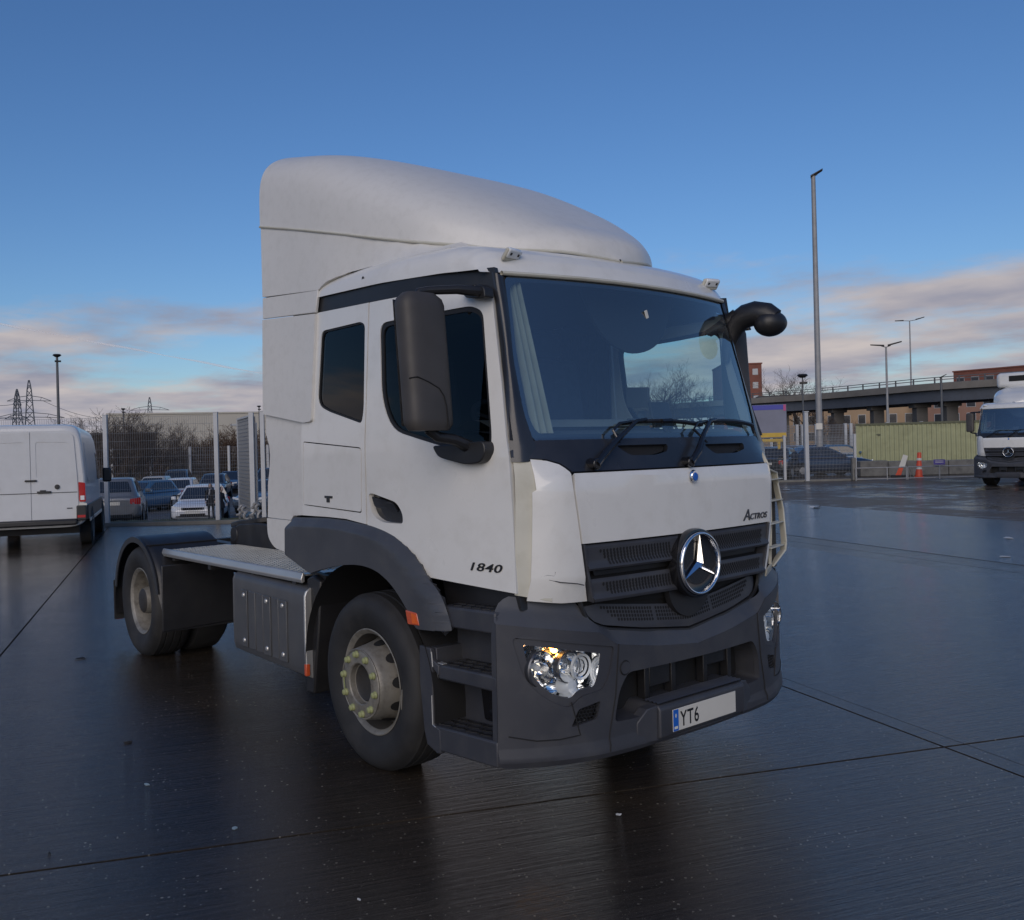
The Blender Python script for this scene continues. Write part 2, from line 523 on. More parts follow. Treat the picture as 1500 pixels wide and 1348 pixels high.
def make_truck():
    T = empty('tractor_unit', 'white two-axle tractor unit with high roof spoiler and grey bumper, parked on the wet concrete', 'truck')
    P = T
    # ---- doors, rear side panels, pillars, windows
    DOOR = [(.036, 1.392), (.13, 1.380), (.24, 1.357), (.34, 1.324), (.437, 1.280), (.50, 1.234), (.545, 1.190), (.575, 1.150), (.936, 1.133),
            (1.176, 1.121), (1.167, 1.477), (1.152, 1.769), (1.101, 2.13), (1.033, 2.535), (1.018, 2.578), (.985, 2.606), (.93, 2.624), (.592, 2.642), (.036, 2.664)]
    WIN2 = arcpoly([(.150, 2.53), (.893, 2.527), (.972, 2.49), (1.050, 1.87), (1.043, 1.768), (.725, 1.826), (.30, 1.925), (.19, 2.10)], [.07, .05, .04, .05, .03, .2, .11, .1])
    WIN1 = arcpoly([(-.525, 2.568), (-.06, 2.566), (-.008, 2.545), (.006, 2.05), (-.012, 1.972), (-.41, 2.062), (-.545, 2.11)], [.05, .02, .03, .05, .03, .06, .1])
    HATCH = arcpoly([(-.715, 1.885), (-.005, 1.835), (-.022, 1.458), (-.732, 1.479)], [.012, .035, .02, .012])
    HATCHIN = arcpoly([(-.709, 1.878), (-.012, 1.829), (-.028, 1.465), (-.726, 1.485)], [.012, .035, .02, .012])
    HAND = arcpoly([(.055, 1.572), (.10, 1.575), (.334, 1.532), (.385, 1.47), (.385, 1.418), (.19, 1.416), (.085, 1.455)], [.02, .03, .05, .03, .02, .05, .05])
    REAR = [(-.745, 1.413), (-.4, 1.418), (-.2, 1.416), (.024, 1.397), (.024, 2.665), (-.592, 2.690), (-.745, 2.695)]
    DOOR0, WIN20, WIN10, HATCH0, HATCHIN0, REAR0 = DOOR, WIN2, WIN1, HATCH, HATCHIN, REAR
    for sg in (-1, 1):
        if sg > 0:      # the passenger door is longer and its window reaches further back
            DOOR = [(-.10 if p[0] < .04 else p[0], p[1]) for p in DOOR0]
            WIN2 = arcpoly([(-.06, 2.53), (.893, 2.527), (.972, 2.49), (1.050, 1.87), (1.043, 1.768), (.725, 1.826), (.10, 1.925), (-.03, 2.10)], [.07, .05, .04, .05, .03, .2, .11, .1])
            WIN1 = [(-.525+(p[0]+.525)*.70, p[1]) for p in WIN10]
            HATCH = [(-.715+(p[0]+.715)*.78, p[1]) for p in HATCH0]; HATCHIN = [(-.715+(p[0]+.715)*.78, p[1]) for p in HATCHIN0]
            REAR = [(-.115 if p[0] > .02 else p[0], p[1]) for p in REAR0]
        o3 = (0, sg, 0)
        door = sheet('door', DOOR, [WIN2, HAND], SIDE(sg), 'white_paint', P, step=(.16, .2), thick=.035, out=o3, bevel=.005, cuts=[(1, 1.85)])
        # pressed swage under the window
        sheet('door_window', WIN2, [], SIDE(sg, -.014), 'side_glass' if sg < 0 else 'far_glass', P, step=(.25, .3), thick=0, out=o3, bevel=0)
        # rubber seal frame round the pane
        def shrink(poly, k):
            cx = sum(p[0] for p in poly)/len(poly); cy = sum(p[1] for p in poly)/len(poly)
            return [(cx+(p[0]-cx)*(1-k/.45), cy+(p[1]-cy)*(1-k/.36)) for p in poly]
        sheet('window_seal', WIN2, [shrink(WIN2, .022)], SIDE(sg, -.006), 'seal', P, step=(.25, .3), thick=.02, out=o3, bevel=0)
        side = sheet('side_panel', REAR, [WIN1, HATCH], SIDE(sg), 'white_paint', P, step=(.2, .2), thick=.035, out=o3, bevel=.005, cuts=[(1, 1.85)])
        sheet('locker_lid', HATCHIN, [], SIDE(sg, .001), 'white_paint', side, step=(.2, .2), thick=.02, out=o3, bevel=.003)
        mb = MB()
        mb.box((-.40, sg*(1.153), 1.540), (.095, .006, .014)); mb.box((-.405, sg*(1.153), 1.522), (.035, .007, .030))
        mb.build('locker_catch', 'black_plastic', side, bevel=.002)
        sheet('side_window', WIN1, [], SIDE(sg, -.014), 'side_glass' if sg < 0 else 'far_glass', P, step=(.25, .3), thick=0, out=o3, bevel=0)
        sheet('window_seal', WIN1, [shrink(WIN1, .014)], SIDE(sg, -.006), 'seal', P, step=(.25, .3), thick=.02, out=o3, bevel=0)
        # door handle: a dark bowl and a pull bar
        hb = sheet('handle_bowl', HAND, [], lambda x, z: (x, sg*(Ys(x, z)-.034), z), 'gloss_black', door, step=(.1, .1), thick=.01, out=o3, bevel=0)
        sheet('door_handle', arcpoly([(.085, 1.560), (.30, 1.528), (.345, 1.478), (.120, 1.500)], .02), [], lambda x, z: (x, sg*(Ys(x, z)+.004-.25*abs(x-.22)**2), z), 'gloss_black', door, step=.05, thick=.014, out=o3, bevel=.004)
        mb = MB(); mb.lathe([(.0, -.0), (.012, .0), (.012, .006), (0, .006)], (.125, sg*(Ys(.1, 1.545)), 1.549), 'Y', 12)
        # dark band above the doors and A pillar
        ST = [(-.597, 2.694), (.03, 2.669), (.592, 2.647), (.93, 2.629), (.988, 2.611), (1.024, 2.580), (1.040, 2.536), (1.107, 2.13), (1.147, 1.85),
              (1.165, 1.85), (1.120, 2.13), (1.062, 2.50), (1.030, 2.700), (.64, 2.730), (.09, 2.760), (-.567, 2.785)]
        sheet('cant_rail', ST, [], SIDE(sg, -.010), 'black_plastic', P, step=(.15, .1), thick=.03, out=o3, bevel=.003)
        def xd(z): return lerp(z, [1.70, 1.769, 2.13, 2.535, 2.70], [1.160, 1.158, 1.113, 1.052, 1.012])
        def pil(u, v):
            z = 1.745 + v*(2.692-.020*u-1.745)
            yg = lerp(z, [1.84, 1.98, 2.245, 2.473, 2.683], [.910, .933, .931, .905, .890])
            tx, ty, tz = toe(xd(z), z); a = Vector((tx, ty-.008, z)); b = Vector((xf(yg, z)+.002, yg, z))
            if z < 1.80: b = Vector((xf(yg, 1.80)-.0+.02*(1.8-z), yg, z))
            p = a.lerp(b, u)
            bul = math.sin(math.pi*u)*(.020 if sg < 0 else .006)
            p += Vector((.8, .6, 0))*bul
            return (p.x, sg*p.y, p.z)
        MB().grid(9, 14, pil).build('windscreen_pillar', 'cowl_black', P, sharp=40)
        mb = MB(); mb.lathe([(0, .002), (.011, .002), (.013, 0)], (-.04, sg*(Ys(-.04, 2.815)+.004), 2.815), 'Y', 12)
        mb.build('blanking_plug', 'black_plastic', P)
    # ---- model number on the door, name on the flap
    lettering('model_number', '1840', lambda u, v, w: (.893+u, -(Ys(.893+u, 1.215)+.003+w), 1.211+v+.004*u), .206, .041, 'print_black', P, shear=.25, spacing=1.05, offset=.012)
    # ---- roof
    RPROF = [(0, 2.694), (.010, 2.70), (.025, 2.73), (.05, 2.775), (.09, 2.818), (.15, 2.852), (.26, 2.880), (.6, 2.905), (1.1, 2.915), (1.8, 2.90)]
    def roof(u, v):
        q = 2*u-1; s_ = math.copysign(1-(1-abs(q))**1.7, q); ay = abs(s_)
        yf = ay*1.005
        x0 = xf(min(yf, .93), 2.69) - .75*max(0, yf-.90)**1.4
        k = v*(len(RPROF)-1); i = min(int(k), len(RPROF)-2); fr = k-i
        d_ = RPROF[i][0]*(1-fr)+RPROF[i+1][0]*fr; z = RPROF[i][1]*(1-fr)+RPROF[i+1][1]*fr
        x = x0-d_
        ye = lerp(x, [-.6, .2, 1.0], [1.098, 1.094, 1.010])
        y = s_*lerp(x, [.70, .95], [ye, min(ye, 1.005)])
        zb_ = lerp(x, [-.567, .09, .64, 1.03], [2.785, 2.760, 2.730, 2.700])
        if ay > .84 and z > zb_:
            t = (ay-.84)/.16
            z = zb_+(z-zb_)*max(0, 1-t**2.4)**(1/2.4)
        return (x, y, z)
    MB().grid(61, 44, roof).build('cab_roof', 'white_paint', P, sharp=60)
    # visor lip under the roof front edge
    def lip(u, v):
        y = -.905+1.81*u
        a = v*2*math.pi
        return (xf(y, 2.69)+.006+.012*math.cos(a), y, 2.690+.012*math.sin(a))
    MB().grid(30, 9, lip).build('roof_lip', 'cream_edge', P, sharp=80)
    for y in (-.815, .815):
        mb = MB(); x = xf(y, 2.69)-.028
        m = Matrix.Rotation(R(12 if y < 0 else -12), 3, 'Z') @ Matrix.Rotation(R(38), 3, 'Y')
        mb.box((x, y, 2.800), (.030, .105, .052), m=m)
        ml = mb.build('marker_lamp', 'clear_lens', P, bevel=.010)
        mb = MB(); mb.box((x-.010, y, 2.792), (.022, .122, .068), m=m); mb.build('lamp_base', 'cream_edge', ml, bevel=.008)
        mb = MB()
        for q in (-.03, .03): mb.box(Vector((x, y, 2.800)) + m @ Vector((.0155, q, 0)), (.004, .014, .014), m=m)
        mb.build('lamp_screw', 'steel_dark', ml, bevel=.002)['kind'] = 'stuff'
    # ---- windscreen, cowl panel
    WS = arcpoly([(-.907, 1.838), (.907, 1.838), (.930, 1.98), (.928, 2.245), (.902, 2.473), (.888, 2.683), (-.888, 2.683), (-.902, 2.473), (-.928, 2.245), (-.930, 1.98)], [.04, .04, .1, .1, .1, .05, .05, .1, .1, .1])
    sheet('windscreen', WS, [], FRONT(-.004), 'windscreen_glass', P, step=(.08, .12), thick=0, out=(1, 0, 0), bevel=0)
    FRI = arcpoly([(-.882, 1.872), (.895, 1.872), (.917, 1.98), (.916, 2.245), (.890, 2.473), (.872, 2.652), (-.866, 2.652), (-.882, 2.473), (-.905, 2.245), (-.907, 1.98)], [.06, .06, .1, .1, .1, .07, .07, .1, .1, .1])
    sheet('windscreen_surround', WS, [FRI], FRONT(-.007), 'cowl_black', P, step=(.08, .12), thick=.006, out=(1, 0, 0), bevel=0)
    COWL = [(-.785, 1.692), (.785, 1.692), (.802, 1.712), (.829, 1.735), (.885, 1.754), (.98, 1.764), (1.035, 1.768), (1.035, 1.80), (.905, 1.846), (-.905, 1.846), (-1.035, 1.80), (-1.035, 1.768), (-.98, 1.764), (-.885, 1.754), (-.829, 1.735), (-.802, 1.712)]
    SLOT1 = arcpoly([(-.455, 1.812), (-.08, 1.812), (-.10, 1.775), (-.20, 1.758), (-.38, 1.760)], .03)
    SLOT2 = arcpoly([(.225, 1.806), (.66, 1.806), (.64, 1.772), (.52, 1.752), (.30, 1.752)], .03)
    cow = sheet('cowl_panel', COWL, [SLOT1, SLOT2], FRONT(.002), 'cowl_black', P, step=(.08, .06), thick=.03, out=(1, 0, 0), bevel=.006)
    for sl in (SLOT1, SLOT2):
        sheet('grab_recess', sl, [], FRONT(-.026), 'dark_void', cow, step=(.1, .06), thick=.01, out=(1, 0, 0), bevel=0)
    # ---- wipers
    def fp(y, z, o): return Vector((xf(y, z)+o, y, z))
    for (pv, el, b0, bm_, b1) in (((-.655, 1.725), (-.49, 1.850), (-.40, 1.922), (-.06, 1.935), (.235, 1.912)), ((.008, 1.715), (.14, 1.850), (.20, 1.922), (.52, 1.936), (.845, 1.912))):
        mb = MB()
        mb.tube([fp(*pv, -.01), fp(*pv, .05)], .028, 12)
        w = mb.build('wiper', 'gloss_black', P, bevel=.004)
        mb = MB()
        mid = (pv[0]*.45+b0[0]*.55+.06, pv[1]*.35+b0[1]*.65)
        mb.tube([fp(*pv, .045), fp(pv[0]+.07, pv[1]+.055, .060), fp(*mid, .055), fp(b0[0]+.09, b0[1]+.012, .045), fp(b0[0]+.17, b0[1]+.02, .035)], [.016, .019, .014, .010, .009], 8)
        mb.tube([fp(pv[0]+.19, pv[1]+.10, .05), fp(b0[0]-.075, b0[1]-.035, .04), fp(b0[0]-.02, b0[1]+.0, .035), fp(b0[0]+.06, b0[1]+.01, .034)], [.006, .008, .008, .007], 8)
        mb.build('wiper_arm', 'gloss_black', w)
        mb = MB(); n = 14; pts = []
        for i in range(n+1):
            t = i/n
            yy = b0[0]+(b1[0]-b0[0])*t
            zz = (1-t)**2*b0[1] + 2*t*(1-t)*(2*bm_[1]-(b0[1]+b1[1])/2) + t*t*b1[1]
            pts.append(fp(yy, zz, .022))
        mb.tube(pts, .011, 6)
        mb.tube([p+Vector((-.012, 0, -.006)) for p in pts], .006, 5)
        mb.build('wiper_blade', 'black_plastic', w)
        mb = MB(); mb.tube([fp(b1[0]-.01, b1[1], .022), fp(b1[0]+.012, b1[1]-.05, .012)], [.010, .006], 6) if pv[0] > 0 else mb.tube([fp(b0[0]+.28, b0[1]+.01, .035), fp(b0[0]+.36, b0[1]+.013, .035)], .014, 6)
        mb.build('blade_clip', 'gloss_black', w)
    # ---- front flap
    FL = [(-.767, 1.347), (.767, 1.347), (.800, 1.600), (.788, 1.684), (-.788, 1.684), (-.800, 1.600)]
    flap = sheet('bonnet_flap', FL, [], FRONT(.008), 'white_paint', P, step=(.1, .08), thick=.025, out=(1, 0, 0), bevel=.006)
    def front_text(y0, z0, o): return lambda u, v, w: (xf(y0+u, z0+v)+o+w, y0+u, z0+v)
    lettering('name_badge', 'A', front_text(.470, 1.372, .010), .070, .062, 'badge_dark', flap, shear=.3, extr=.003, offset=.0)
    lettering('name_badge', 'CTROS', front_text(.545, 1.374, .010), .190, .034, 'badge_dark', flap, shear=.3, extr=.003, spacing=1.0, offset=.01)
    mb = MB(); mb.lathe([(0, .014), (.030, .012), (.034, .006), (.036, 0)], (xf(0, 1.64)+.012, .016, 1.638), 'X', 20, sx=.85)
    eb = mb.build('bonnet_badge', 'chrome', flap)
    mb = MB(); mb.lathe([(0, .016), (.020, .0155), (.022, .013)], (xf(0, 1.64)+.0125, .016, 1.638), 'X', 20, sx=.85)
    mb.build('badge_disc', 'plate_blue', eb)
    for (y0, z0, y1, z1) in ((-.63, 1.485, -.615, 1.47), (-.63, 1.465, -.632, 1.44), (-.617, 1.47, -.622, 1.445)):
        pass
    # ---- corner panels
    for sg in (-1, 1):
        CP = [(.802, 1.692), (.806, 1.60), (.773, 1.343), (.740, 1.15), (.707, 1.062), (.85, 1.066), (.990, 1.084), (.986, 1.30), (.978, 1.60), (.962, 1.612), (.955, 1.756), (.885, 1.747), (.835, 1.728), (.815, 1.710)]
        CS = [(.90, 1.078), (1.036, 1.112), (1.034, 1.40), (1.026, 1.764), (.90, 1.752), (.90, 1.60), (.90, 1.30)]
        o3 = (1, sg*.7, 0)
        sheet('corner_strip', [(sg*a, b) for a, b in CS], [], FRONT(-.004), 'cream_edge', P, step=(.03, .12), thick=.02, out=o3, bevel=.004)
        if sg < 0:
            def cpf(y, z):
                o = .004 + .012*clamp((abs(y)-.80)/.1) * clamp((1.68-z)/.1)
                if z < 1.185: o -= .25*(1.185-z)
                return (xf(y, z)+o, y-.004*clamp((abs(y)-.80)/.1), z)
            sheet('corner_deflector', [(sg*a, b) for a, b in CP], [], cpf, 'white_paint', P, step=(.045, .08), thick=.022, out=o3, bevel=.006, cuts=[(1, 1.185)], sharp=24)
        else:
            # far corner: the ribbed air duct stands open
            fr = [(1.305, .815, 1.655), (1.268, .955, 1.628), (1.252, .995, 1.56), (1.266, 1.025, 1.40), (1.274, 1.035, 1.20), (1.27, 1.03, 1.15), (1.25, .93, 1.06), (1.30, .80, 1.04)]
            mb = MB()
            for i in range(len(fr)-1): mb.bar(fr[i], fr[i+1], .045, .010, up=(0, .8, .5) if i < 2 else (.3, 1, 0))
            dk = mb.build('air_duct', 'cream_edge', P, bevel=.002)
            for z in (1.585, 1.46, 1.325, 1.185):
                mb = MB(); mb.bar((1.315, .80, z), (1.262, 1.015, z), .050, .007); mb.build('duct_rib', 'cream_edge', dk, bevel=.002)
            def back(u, v):
                y = .785+.235*u; z = 1.05+.60*v
                return (1.285-.055*u, y, z)
            MB().grid(4, 4, back).build('duct_back', 'rim_dark', dk)
            EDG = [(.795, 1.684), (.806, 1.60), (.773, 1.343), (.74, 1.15), (.715, 1.065), (.74, 1.065), (.765, 1.15), (.80, 1.343), (.838, 1.60), (.83, 1.690)]
            sheet('duct_edge', EDG, [], FRONT(.004), 'white_paint', dk, step=(.05, .1), thick=.03, out=o3, bevel=.004)
    # marks on the near corner panel
    mb = MB()
    for pts in ([(-.955, 1.200), (-.93, 1.208), (-.905, 1.203)], [(-.925, 1.185), (-.88, 1.172), (-.80, 1.160), (-.765, 1.150)], [(-.905, 1.203), (-.90, 1.222)]):
        mb.tube([(xf(y, z)+.0165, y, z) for y, z in pts], .0022, 4)
    mb.build('scratch', 'steel_dark', P)
    # ---- grille
    GR = [(-.765, 1.340), (.765, 1.340), (.742, 1.20), (.705, 1.058), (.5, 1.035), (0, 1.0), (-.5, 1.035), (-.705, 1.058), (-.742, 1.20)]
    sheet('grille_back', GR, [], FRONT(-.05), 'dark_void', P, step=(.12, .08), thick=.01, out=(1, 0, 0), bevel=0)
    def band(name, z0, z1, w0, w1, zlip):
        def f(y, z):
            t = (z-z0)/(z1-z0)
            o = .004 + .018*math.exp(-((z-zlip)/.018)**2) - .02*clamp(t-.9, 0, 1)*10*.5
            return (xf(y, z)+o, y, z)
        zz = [z0, z1]
        return sheet(name, [(-w0, z0), (w0, z0), (w1, z1), (-w1, z1)], [], f, 'grey_plastic', P, step=(.1, .0125), thick=.02, out=(1, 0, 0), bevel=.004), f
    g1, f1 = band('grille_band', 1.214, 1.338, .735, .758, 1.226)
    g2, f2 = band('grille_band', 1.060, 1.170, .700, .728, 1.070)
    # mid slat in the dark gap
    sheet('grille_slat', [(-.66, 1.180), (.66, 1.180), (.67, 1.204), (-.67, 1.204)], [], FRONT(-.03), 'black_plastic', P, step=(.1, .02), thick=.02, out=(1, 0, 0), bevel=.003)
    for i in range(5):
        pass
    # side cheeks closing the grille
    for sg in (-1, 1):
        sheet('grille_cheek', [(sg*.764, 1.341), (sg*.741, 1.20), (sg*.704, 1.058), (sg*.690, 1.058), (sg*.727, 1.20), (sg*.749, 1.341)], [], FRONT(.012), 'grey_plastic', P, step=(.1, .06), thick=.06, out=(1, 0, 0), bevel=.003)
    def holes(parent, f, rows, y0f, y1f, zs, dy=.0215, rad=.0078):
        mb = MB()
        for ri, z in enumerate(zs):
            y0, y1 = y0f(z), y1f(z)
            y = y0 + (dy/2 if ri % 2 else 0)
            while y < y1:
                c = Vector(f(y, z)); c.x += .0012
                ring = []
                for k in range(6):
                    a = R(60*k+30)
                    yy, zz = y+rad*math.cos(a), z+rad*1.25*math.sin(a)
                    q = Vector(f(yy, zz)); q.x += .0012
                    ring.append(q)
                k0 = len(mb.v); mb.v += [tuple(q) for q in ring]; mb.f.append(tuple(range(k0, k0+6)))
                y += dy
        o = mb.build('grille_perforation', 'dark_void', parent, fixn=False)
        o['kind'] = 'stuff'
    Z1 = [1.304, 1.289, 1.274, 1.259, 1.244]
    holes(g1, f1, 5, lambda z: -.655+.9*(1.304-z), lambda z: -.165, Z1); holes(g1, f1, 5, lambda z: .175, lambda z: .68-.3*(1.304-z), Z1)
    Z2 = [1.142, 1.127, 1.112, 1.097]
    holes(g2, f2, 4, lambda z: -.635+.9*(1.142-z), lambda z: -.135, Z2); holes(g2, f2, 4, lambda z: .135, lambda z: .66-.3*(1.142-z), Z2)
    # ---- star emblem
    X0 = 1.418
    mb = MB(); mb.lathe([(0, -.03), (.178, -.03), (.182, .0), (.177, .018), (.167, .020), (.162, .014), (.10, .010), (0, .010)], (X0, 0, 1.188), 'X', 56)
    em = mb.build('front_emblem', 'gloss_black', P, sharp=50)
    mb = MB(); mb.lathe([(.147, .012), (.147, .030), (.152, .038), (.158, .038), (.163, .030), (.163, .012)], (X0, 0, 1.188), 'X', 64)
    mb.build('emblem_ring', 'chrome', em, sharp=60)
    mb = MB()
    for k in range(3):
        a = R(90+120*k); 
        tip = (math.cos(a)*.150, math.sin(a)*.150)
        for s_ in (-1, 1):
            b = a+s_*R(60); bs = (math.cos(b)*.022, math.sin(b)*.022)
            k0 = len(mb.v)
            mb.v += [(X0+.046, 0, 1.188), (X0+.026, tip[0], 1.188+tip[1]), (X0+.020, bs[0], 1.188+bs[1]), (X0+.012, tip[0], 1.188+tip[1])]
            mb.f += [(k0, k0+1, k0+2) if s_ < 0 else (k0, k0+2, k0+1), (k0+1, k0+3, k0+2) if s_ < 0 else (k0+2, k0+3, k0+1)]
    mb.build('emblem_star', 'chrome', em, sharp=5, fixn=False)
    mb = MB(); mb.lathe([(0, 0), (.17, 0), (.175, -.03)], (X0-.045, 0, 1.075), 'X', 40)
    mb.build('emblem_backing', 'black_plastic', em)
    # ---- bumper
    U = [(-.735, 1.056), (-.712, .992), (-.690, .960), (-.658, .938), (-.62, .922), (-.575, .908), (-.35, .872), (0, .830)]
    U = U + [(-a, b) for a, b in reversed(U[:-1])]
    CR = [(y, zcr(y)) for y in (-1.150, -1.05, -.95, -.85, -.76, -.68, -.63, -.586, -.45, -.3, -.15, 0)]
    CR = CR + [(-p, q) for p, q in reversed(CR[:-1])]
    OUT = [(-1.152, .46), (-1.156, .335), (-1.150, .318), (-1.12, .306), (-.90, .306), (-.45, .312), (-.36, .318), (.36, .318), (.45, .312), (.90, .306), (1.12, .306), (1.150, .318), (1.156, .335), (1.152, .46)] + list(reversed(CR))
    def ztop(y):
        y = abs(y)
        return lerp(y, [0, .35, .575, .62, .658, .690, .712, .735, .90, 1.05, 1.09, 1.135, 1.15], [.830, .872, .908, .922, .938, .960, .992, 1.056, 1.082, 1.105, 1.088, 1.03, 1.0])
    BEZ = arcpoly([(-1.092, .925), (-.60, .838), (-.625, .715), (-.668, .640), (-.79, .622), (-.845, .570), (-.95, .618), (-1.045, .72)], [.03, .02, .03, .03, .03, .05, .08, .08], 5)
    SLOT = arcpoly([(-.515, .700), (.515, .700), (.575, .62), (.585, .470), (.40, .468), (.36, .515), (-.36, .515), (-.40, .468), (-.61, .470), (-.575, .62)], [.03, .03, .05, .03, .02, .02, .02, .02, .03, .05])
    FOG = arcpoly([(-.805, .562), (-.688, .588), (-.708, .505), (-.842, .480)], .012)
    mir = lambda poly: [(-a, b) for a, b in poly]
    bumper = sheet('bumper', OUT, [BEZ, mir(BEZ), SLOT, FOG, mir(FOG)], BUMP(), 'grey_plastic', P, step=(.06, .045), thick=.03, out=(1, 0, 0), bevel=.006, sharp=26,
                   cuts=[(1, .395), (1, .335)])
    def brow(u, v):
        q = 2*u-1; y = 1.150*q
        z0_, z1_ = zcr(y), max(ztop(y), zcr(y)+.004); z = z0_+(z1_-z0_)*v
        h = z-z0_
        return (xb(y)-.003-.85*min(h, .075)-.35*max(0, h-.075), y, z)
    MB().grid(93, 9, brow).build('bumper_brow', 'grey_plastic_light', bumper, sharp=40)  # lighter plastic puts the light on this upturned facet into its colour
    # joint lines of the bumper sections
    for sg in (-1, 1):
        for pts in ([(.572, .846), (.600, .60), (.640, .43), (.655, .31)], [(.84, .60), (.80, .44), (.9, .43), (1.0, .432), (1.15, .468)]):
            mb = MB(); mb.tube([Vector(BUMP(.0015)(sg*y, z)) for (y, z) in [(p[0]*(1-t)+q[0]*t, p[1]*(1-t)+q[1]*t) for p, q in zip(pts, pts[1:]) for t in (0, .25, .5, .75)]], .0035, 4)
            mb.build('bumper_seam', 'dark_void', bumper)
    # returns at both ends of the bumper
    for sg in (-1, 1):
        def ret(u, v):
            z = .335+v*(1.02-.335)
            y0 = lerp(z, [.33, .46, .92, 1.02], [1.152, 1.150, 1.148, 1.133])
            p = Vector(BUMP(-.004)(y0, z))
            return (p.x-.035*u, sg*(p.y+.002), z)
        MB().grid(3, 8, ret).build('bumper_return', 'grey_plastic', bumper)
        # bowl behind the bumper top corner, and the dark line over it
    # lower grille in the bumper
    LG = [(-.700, 1.030), (-.683, .985), (-.652, .954), (-.60, .932), (-.35, .889), (0, .848), (.35, .889), (.60, .932), (.652, .954), (.683, .985), (.700, 1.030), (.62, 1.036), (.3, 1.0), (0, .968), (-.3, 1.0), (-.62, 1.036)]
    flg = lambda y, z: (xb(y)-.060-.20*max(0, z-.9), y, z)
    lg = sheet('lower_grille', LG, [], flg, 'grey_plastic', P, step=(.08, .03), thick=.02, out=(1, 0, 0), bevel=.004)
    def zrow(k): return lambda y: lerp(abs(y), [0, .35, .62], [.952, .985, 1.02]) - .019*k
    mb = MB()
    for k in range(4):
        y = -.60+.03*k + (.0095 if k % 2 else 0)
        while y < .61-.03*k:
            if not (-.262 < y < -.246 or .196 < y < .212):
                z = lerp(abs(y), [0, .35, .62], [.950, .986, 1.018]) - .0185*k
                k0 = len(mb.v)
                for j in range(6):
                    a = R(60*j+30); yy, zz = y+.0074*math.cos(a), z+.0084*math.sin(a); q = flg(yy, zz); mb.v.append((q[0]+.0015, q[1], q[2]))
                mb.f.append(tuple(range(k0, k0+6)))
            y += .019
    o = mb.build('grille_perforation', 'dark_void', lg, fixn=False); o['kind'] = 'stuff'
    # rim between lower grille and bumper
    mb = MB(); mb.tube([Vector((xb(y)-.066, y, z)) for y, z in U], .012, 6); mb.build('grille_surround', 'black_plastic', lg)
    # dark space above the lower grille
    DS = [(-.70, 1.085), (.70, 1.085), (.70, .99), (0, .93), (-.70, .99)]
    sheet('grille_void', DS, [], lambda y, z: (xb(y)-.11, y, z), 'dark_void', P, step=(.15, .1), thick=.01, out=(1, 0, 0), bevel=0)
    # ---- slot recess
    mb = MB()
    for i in range(len(SLOT)):
        a, b = SLOT[i], SLOT[(i+1) % len(SLOT)]
        A, B = Vector(BUMP(-.005)(*a)), Vector(BUMP(-.005)(*b)); d = Vector((-.16, 0, 0))
        mb.add([A, B, B+d, A+d], [(0, 1, 2, 3)])
    mb.build('intake_wall', 'grey_plastic', bumper, sharp=30)
    sheet('intake_back', [(-.64, .44), (.64, .44), (.64, .72), (-.64, .72)], [], lambda y, z: (xb(y)-.155, y, z), 'dark_void', bumper, step=.15, thick=.01, out=(1, 0, 0), bevel=0)
    for y in (-.30, -.10, .17, .40):
        mb = MB(); mb.box((xb(y)-.11, y, .60), (.05, .035, .20)); mb.build('intake_strut', 'black_plastic', bumper, bevel=.004)
    for c_, s_ in (((xb(.3)-.12, .29, .64), (.03, .20, .09)), ((xb(.3)-.10, -.20, .63), (.03, .16, .12))):
        mb = MB(); mb.box(c_, s_); mb.build('intake_box', 'black_plastic', bumper, bevel=.004)
    # tread under the slot and the number plate carrier
    def trd(u, v):
        y = -.345+.69*u; x = 1.33+.115*v
        return (x, y, .517+.008*(1 if int(v*9) % 2 else 0))
    MB().grid(8, 10, trd).build('bumper_tread', 'grey_plastic', bumper, sharp=20)
    mb = MB(); mb.prism([(1.30, .345), (1.442, .345), (1.448, .36), (1.448, .492), (1.430, .512), (1.30, .512)], lambda a, b: (a, -.35, b), (0, .70, 0))
    mb.build('plate_carrier', 'grey_plastic', bumper, bevel=.008)
    # raised wedge sides of the middle section
    for sg in (-1, 1):
        mb = MB(); mb.prism([(.35, .335), (.35, .512), (.41, .50), (.47, .44), (.47, .335)], lambda a, b: (xb(a)+.004+.02*(.47-a)/.12, sg*a, b), (-.06, 0, 0))
        mb.build('carrier_cheek', 'grey_plastic', bumper, bevel=.005)
    plate = MB().box((1.4515, 0, .421), (.004, .52, .111)).build('number_plate', 'plate_white', P, bevel=.001)
    MB().box((1.4537, -.2385, .421), (.0012, .041, .107)).build('plate_band', 'plate_blue', plate)
    lettering('plate_letters', 'YT6', lambda u, v, w: (1.4537+w*.3, -.205+u, .381+v), .150, .079, 'print_black', plate, extr=.0015, spacing=1.1, offset=.012)
    mb = MB()
    for k in range(5): mb.box((1.4546, -.2385, .452-.004*k), (.0006, .004+.008*math.sin(math.pi*(k+.5)/5), .0026))
    mb.box((1.4546, -.2385, .384), (.0006, .026, .013))
    mb.build('plate_mark', 'plate_mark', plate)
    # towing eye cover, fog lamp mesh
    mb = MB(); mb.lathe([(.030, .0), (.034, .003), (.038, .0)], (xb(.534)+.0005, -.534, .725), 'X', 28); mb.build('tow_cover_ring', 'dark_void', bumper)
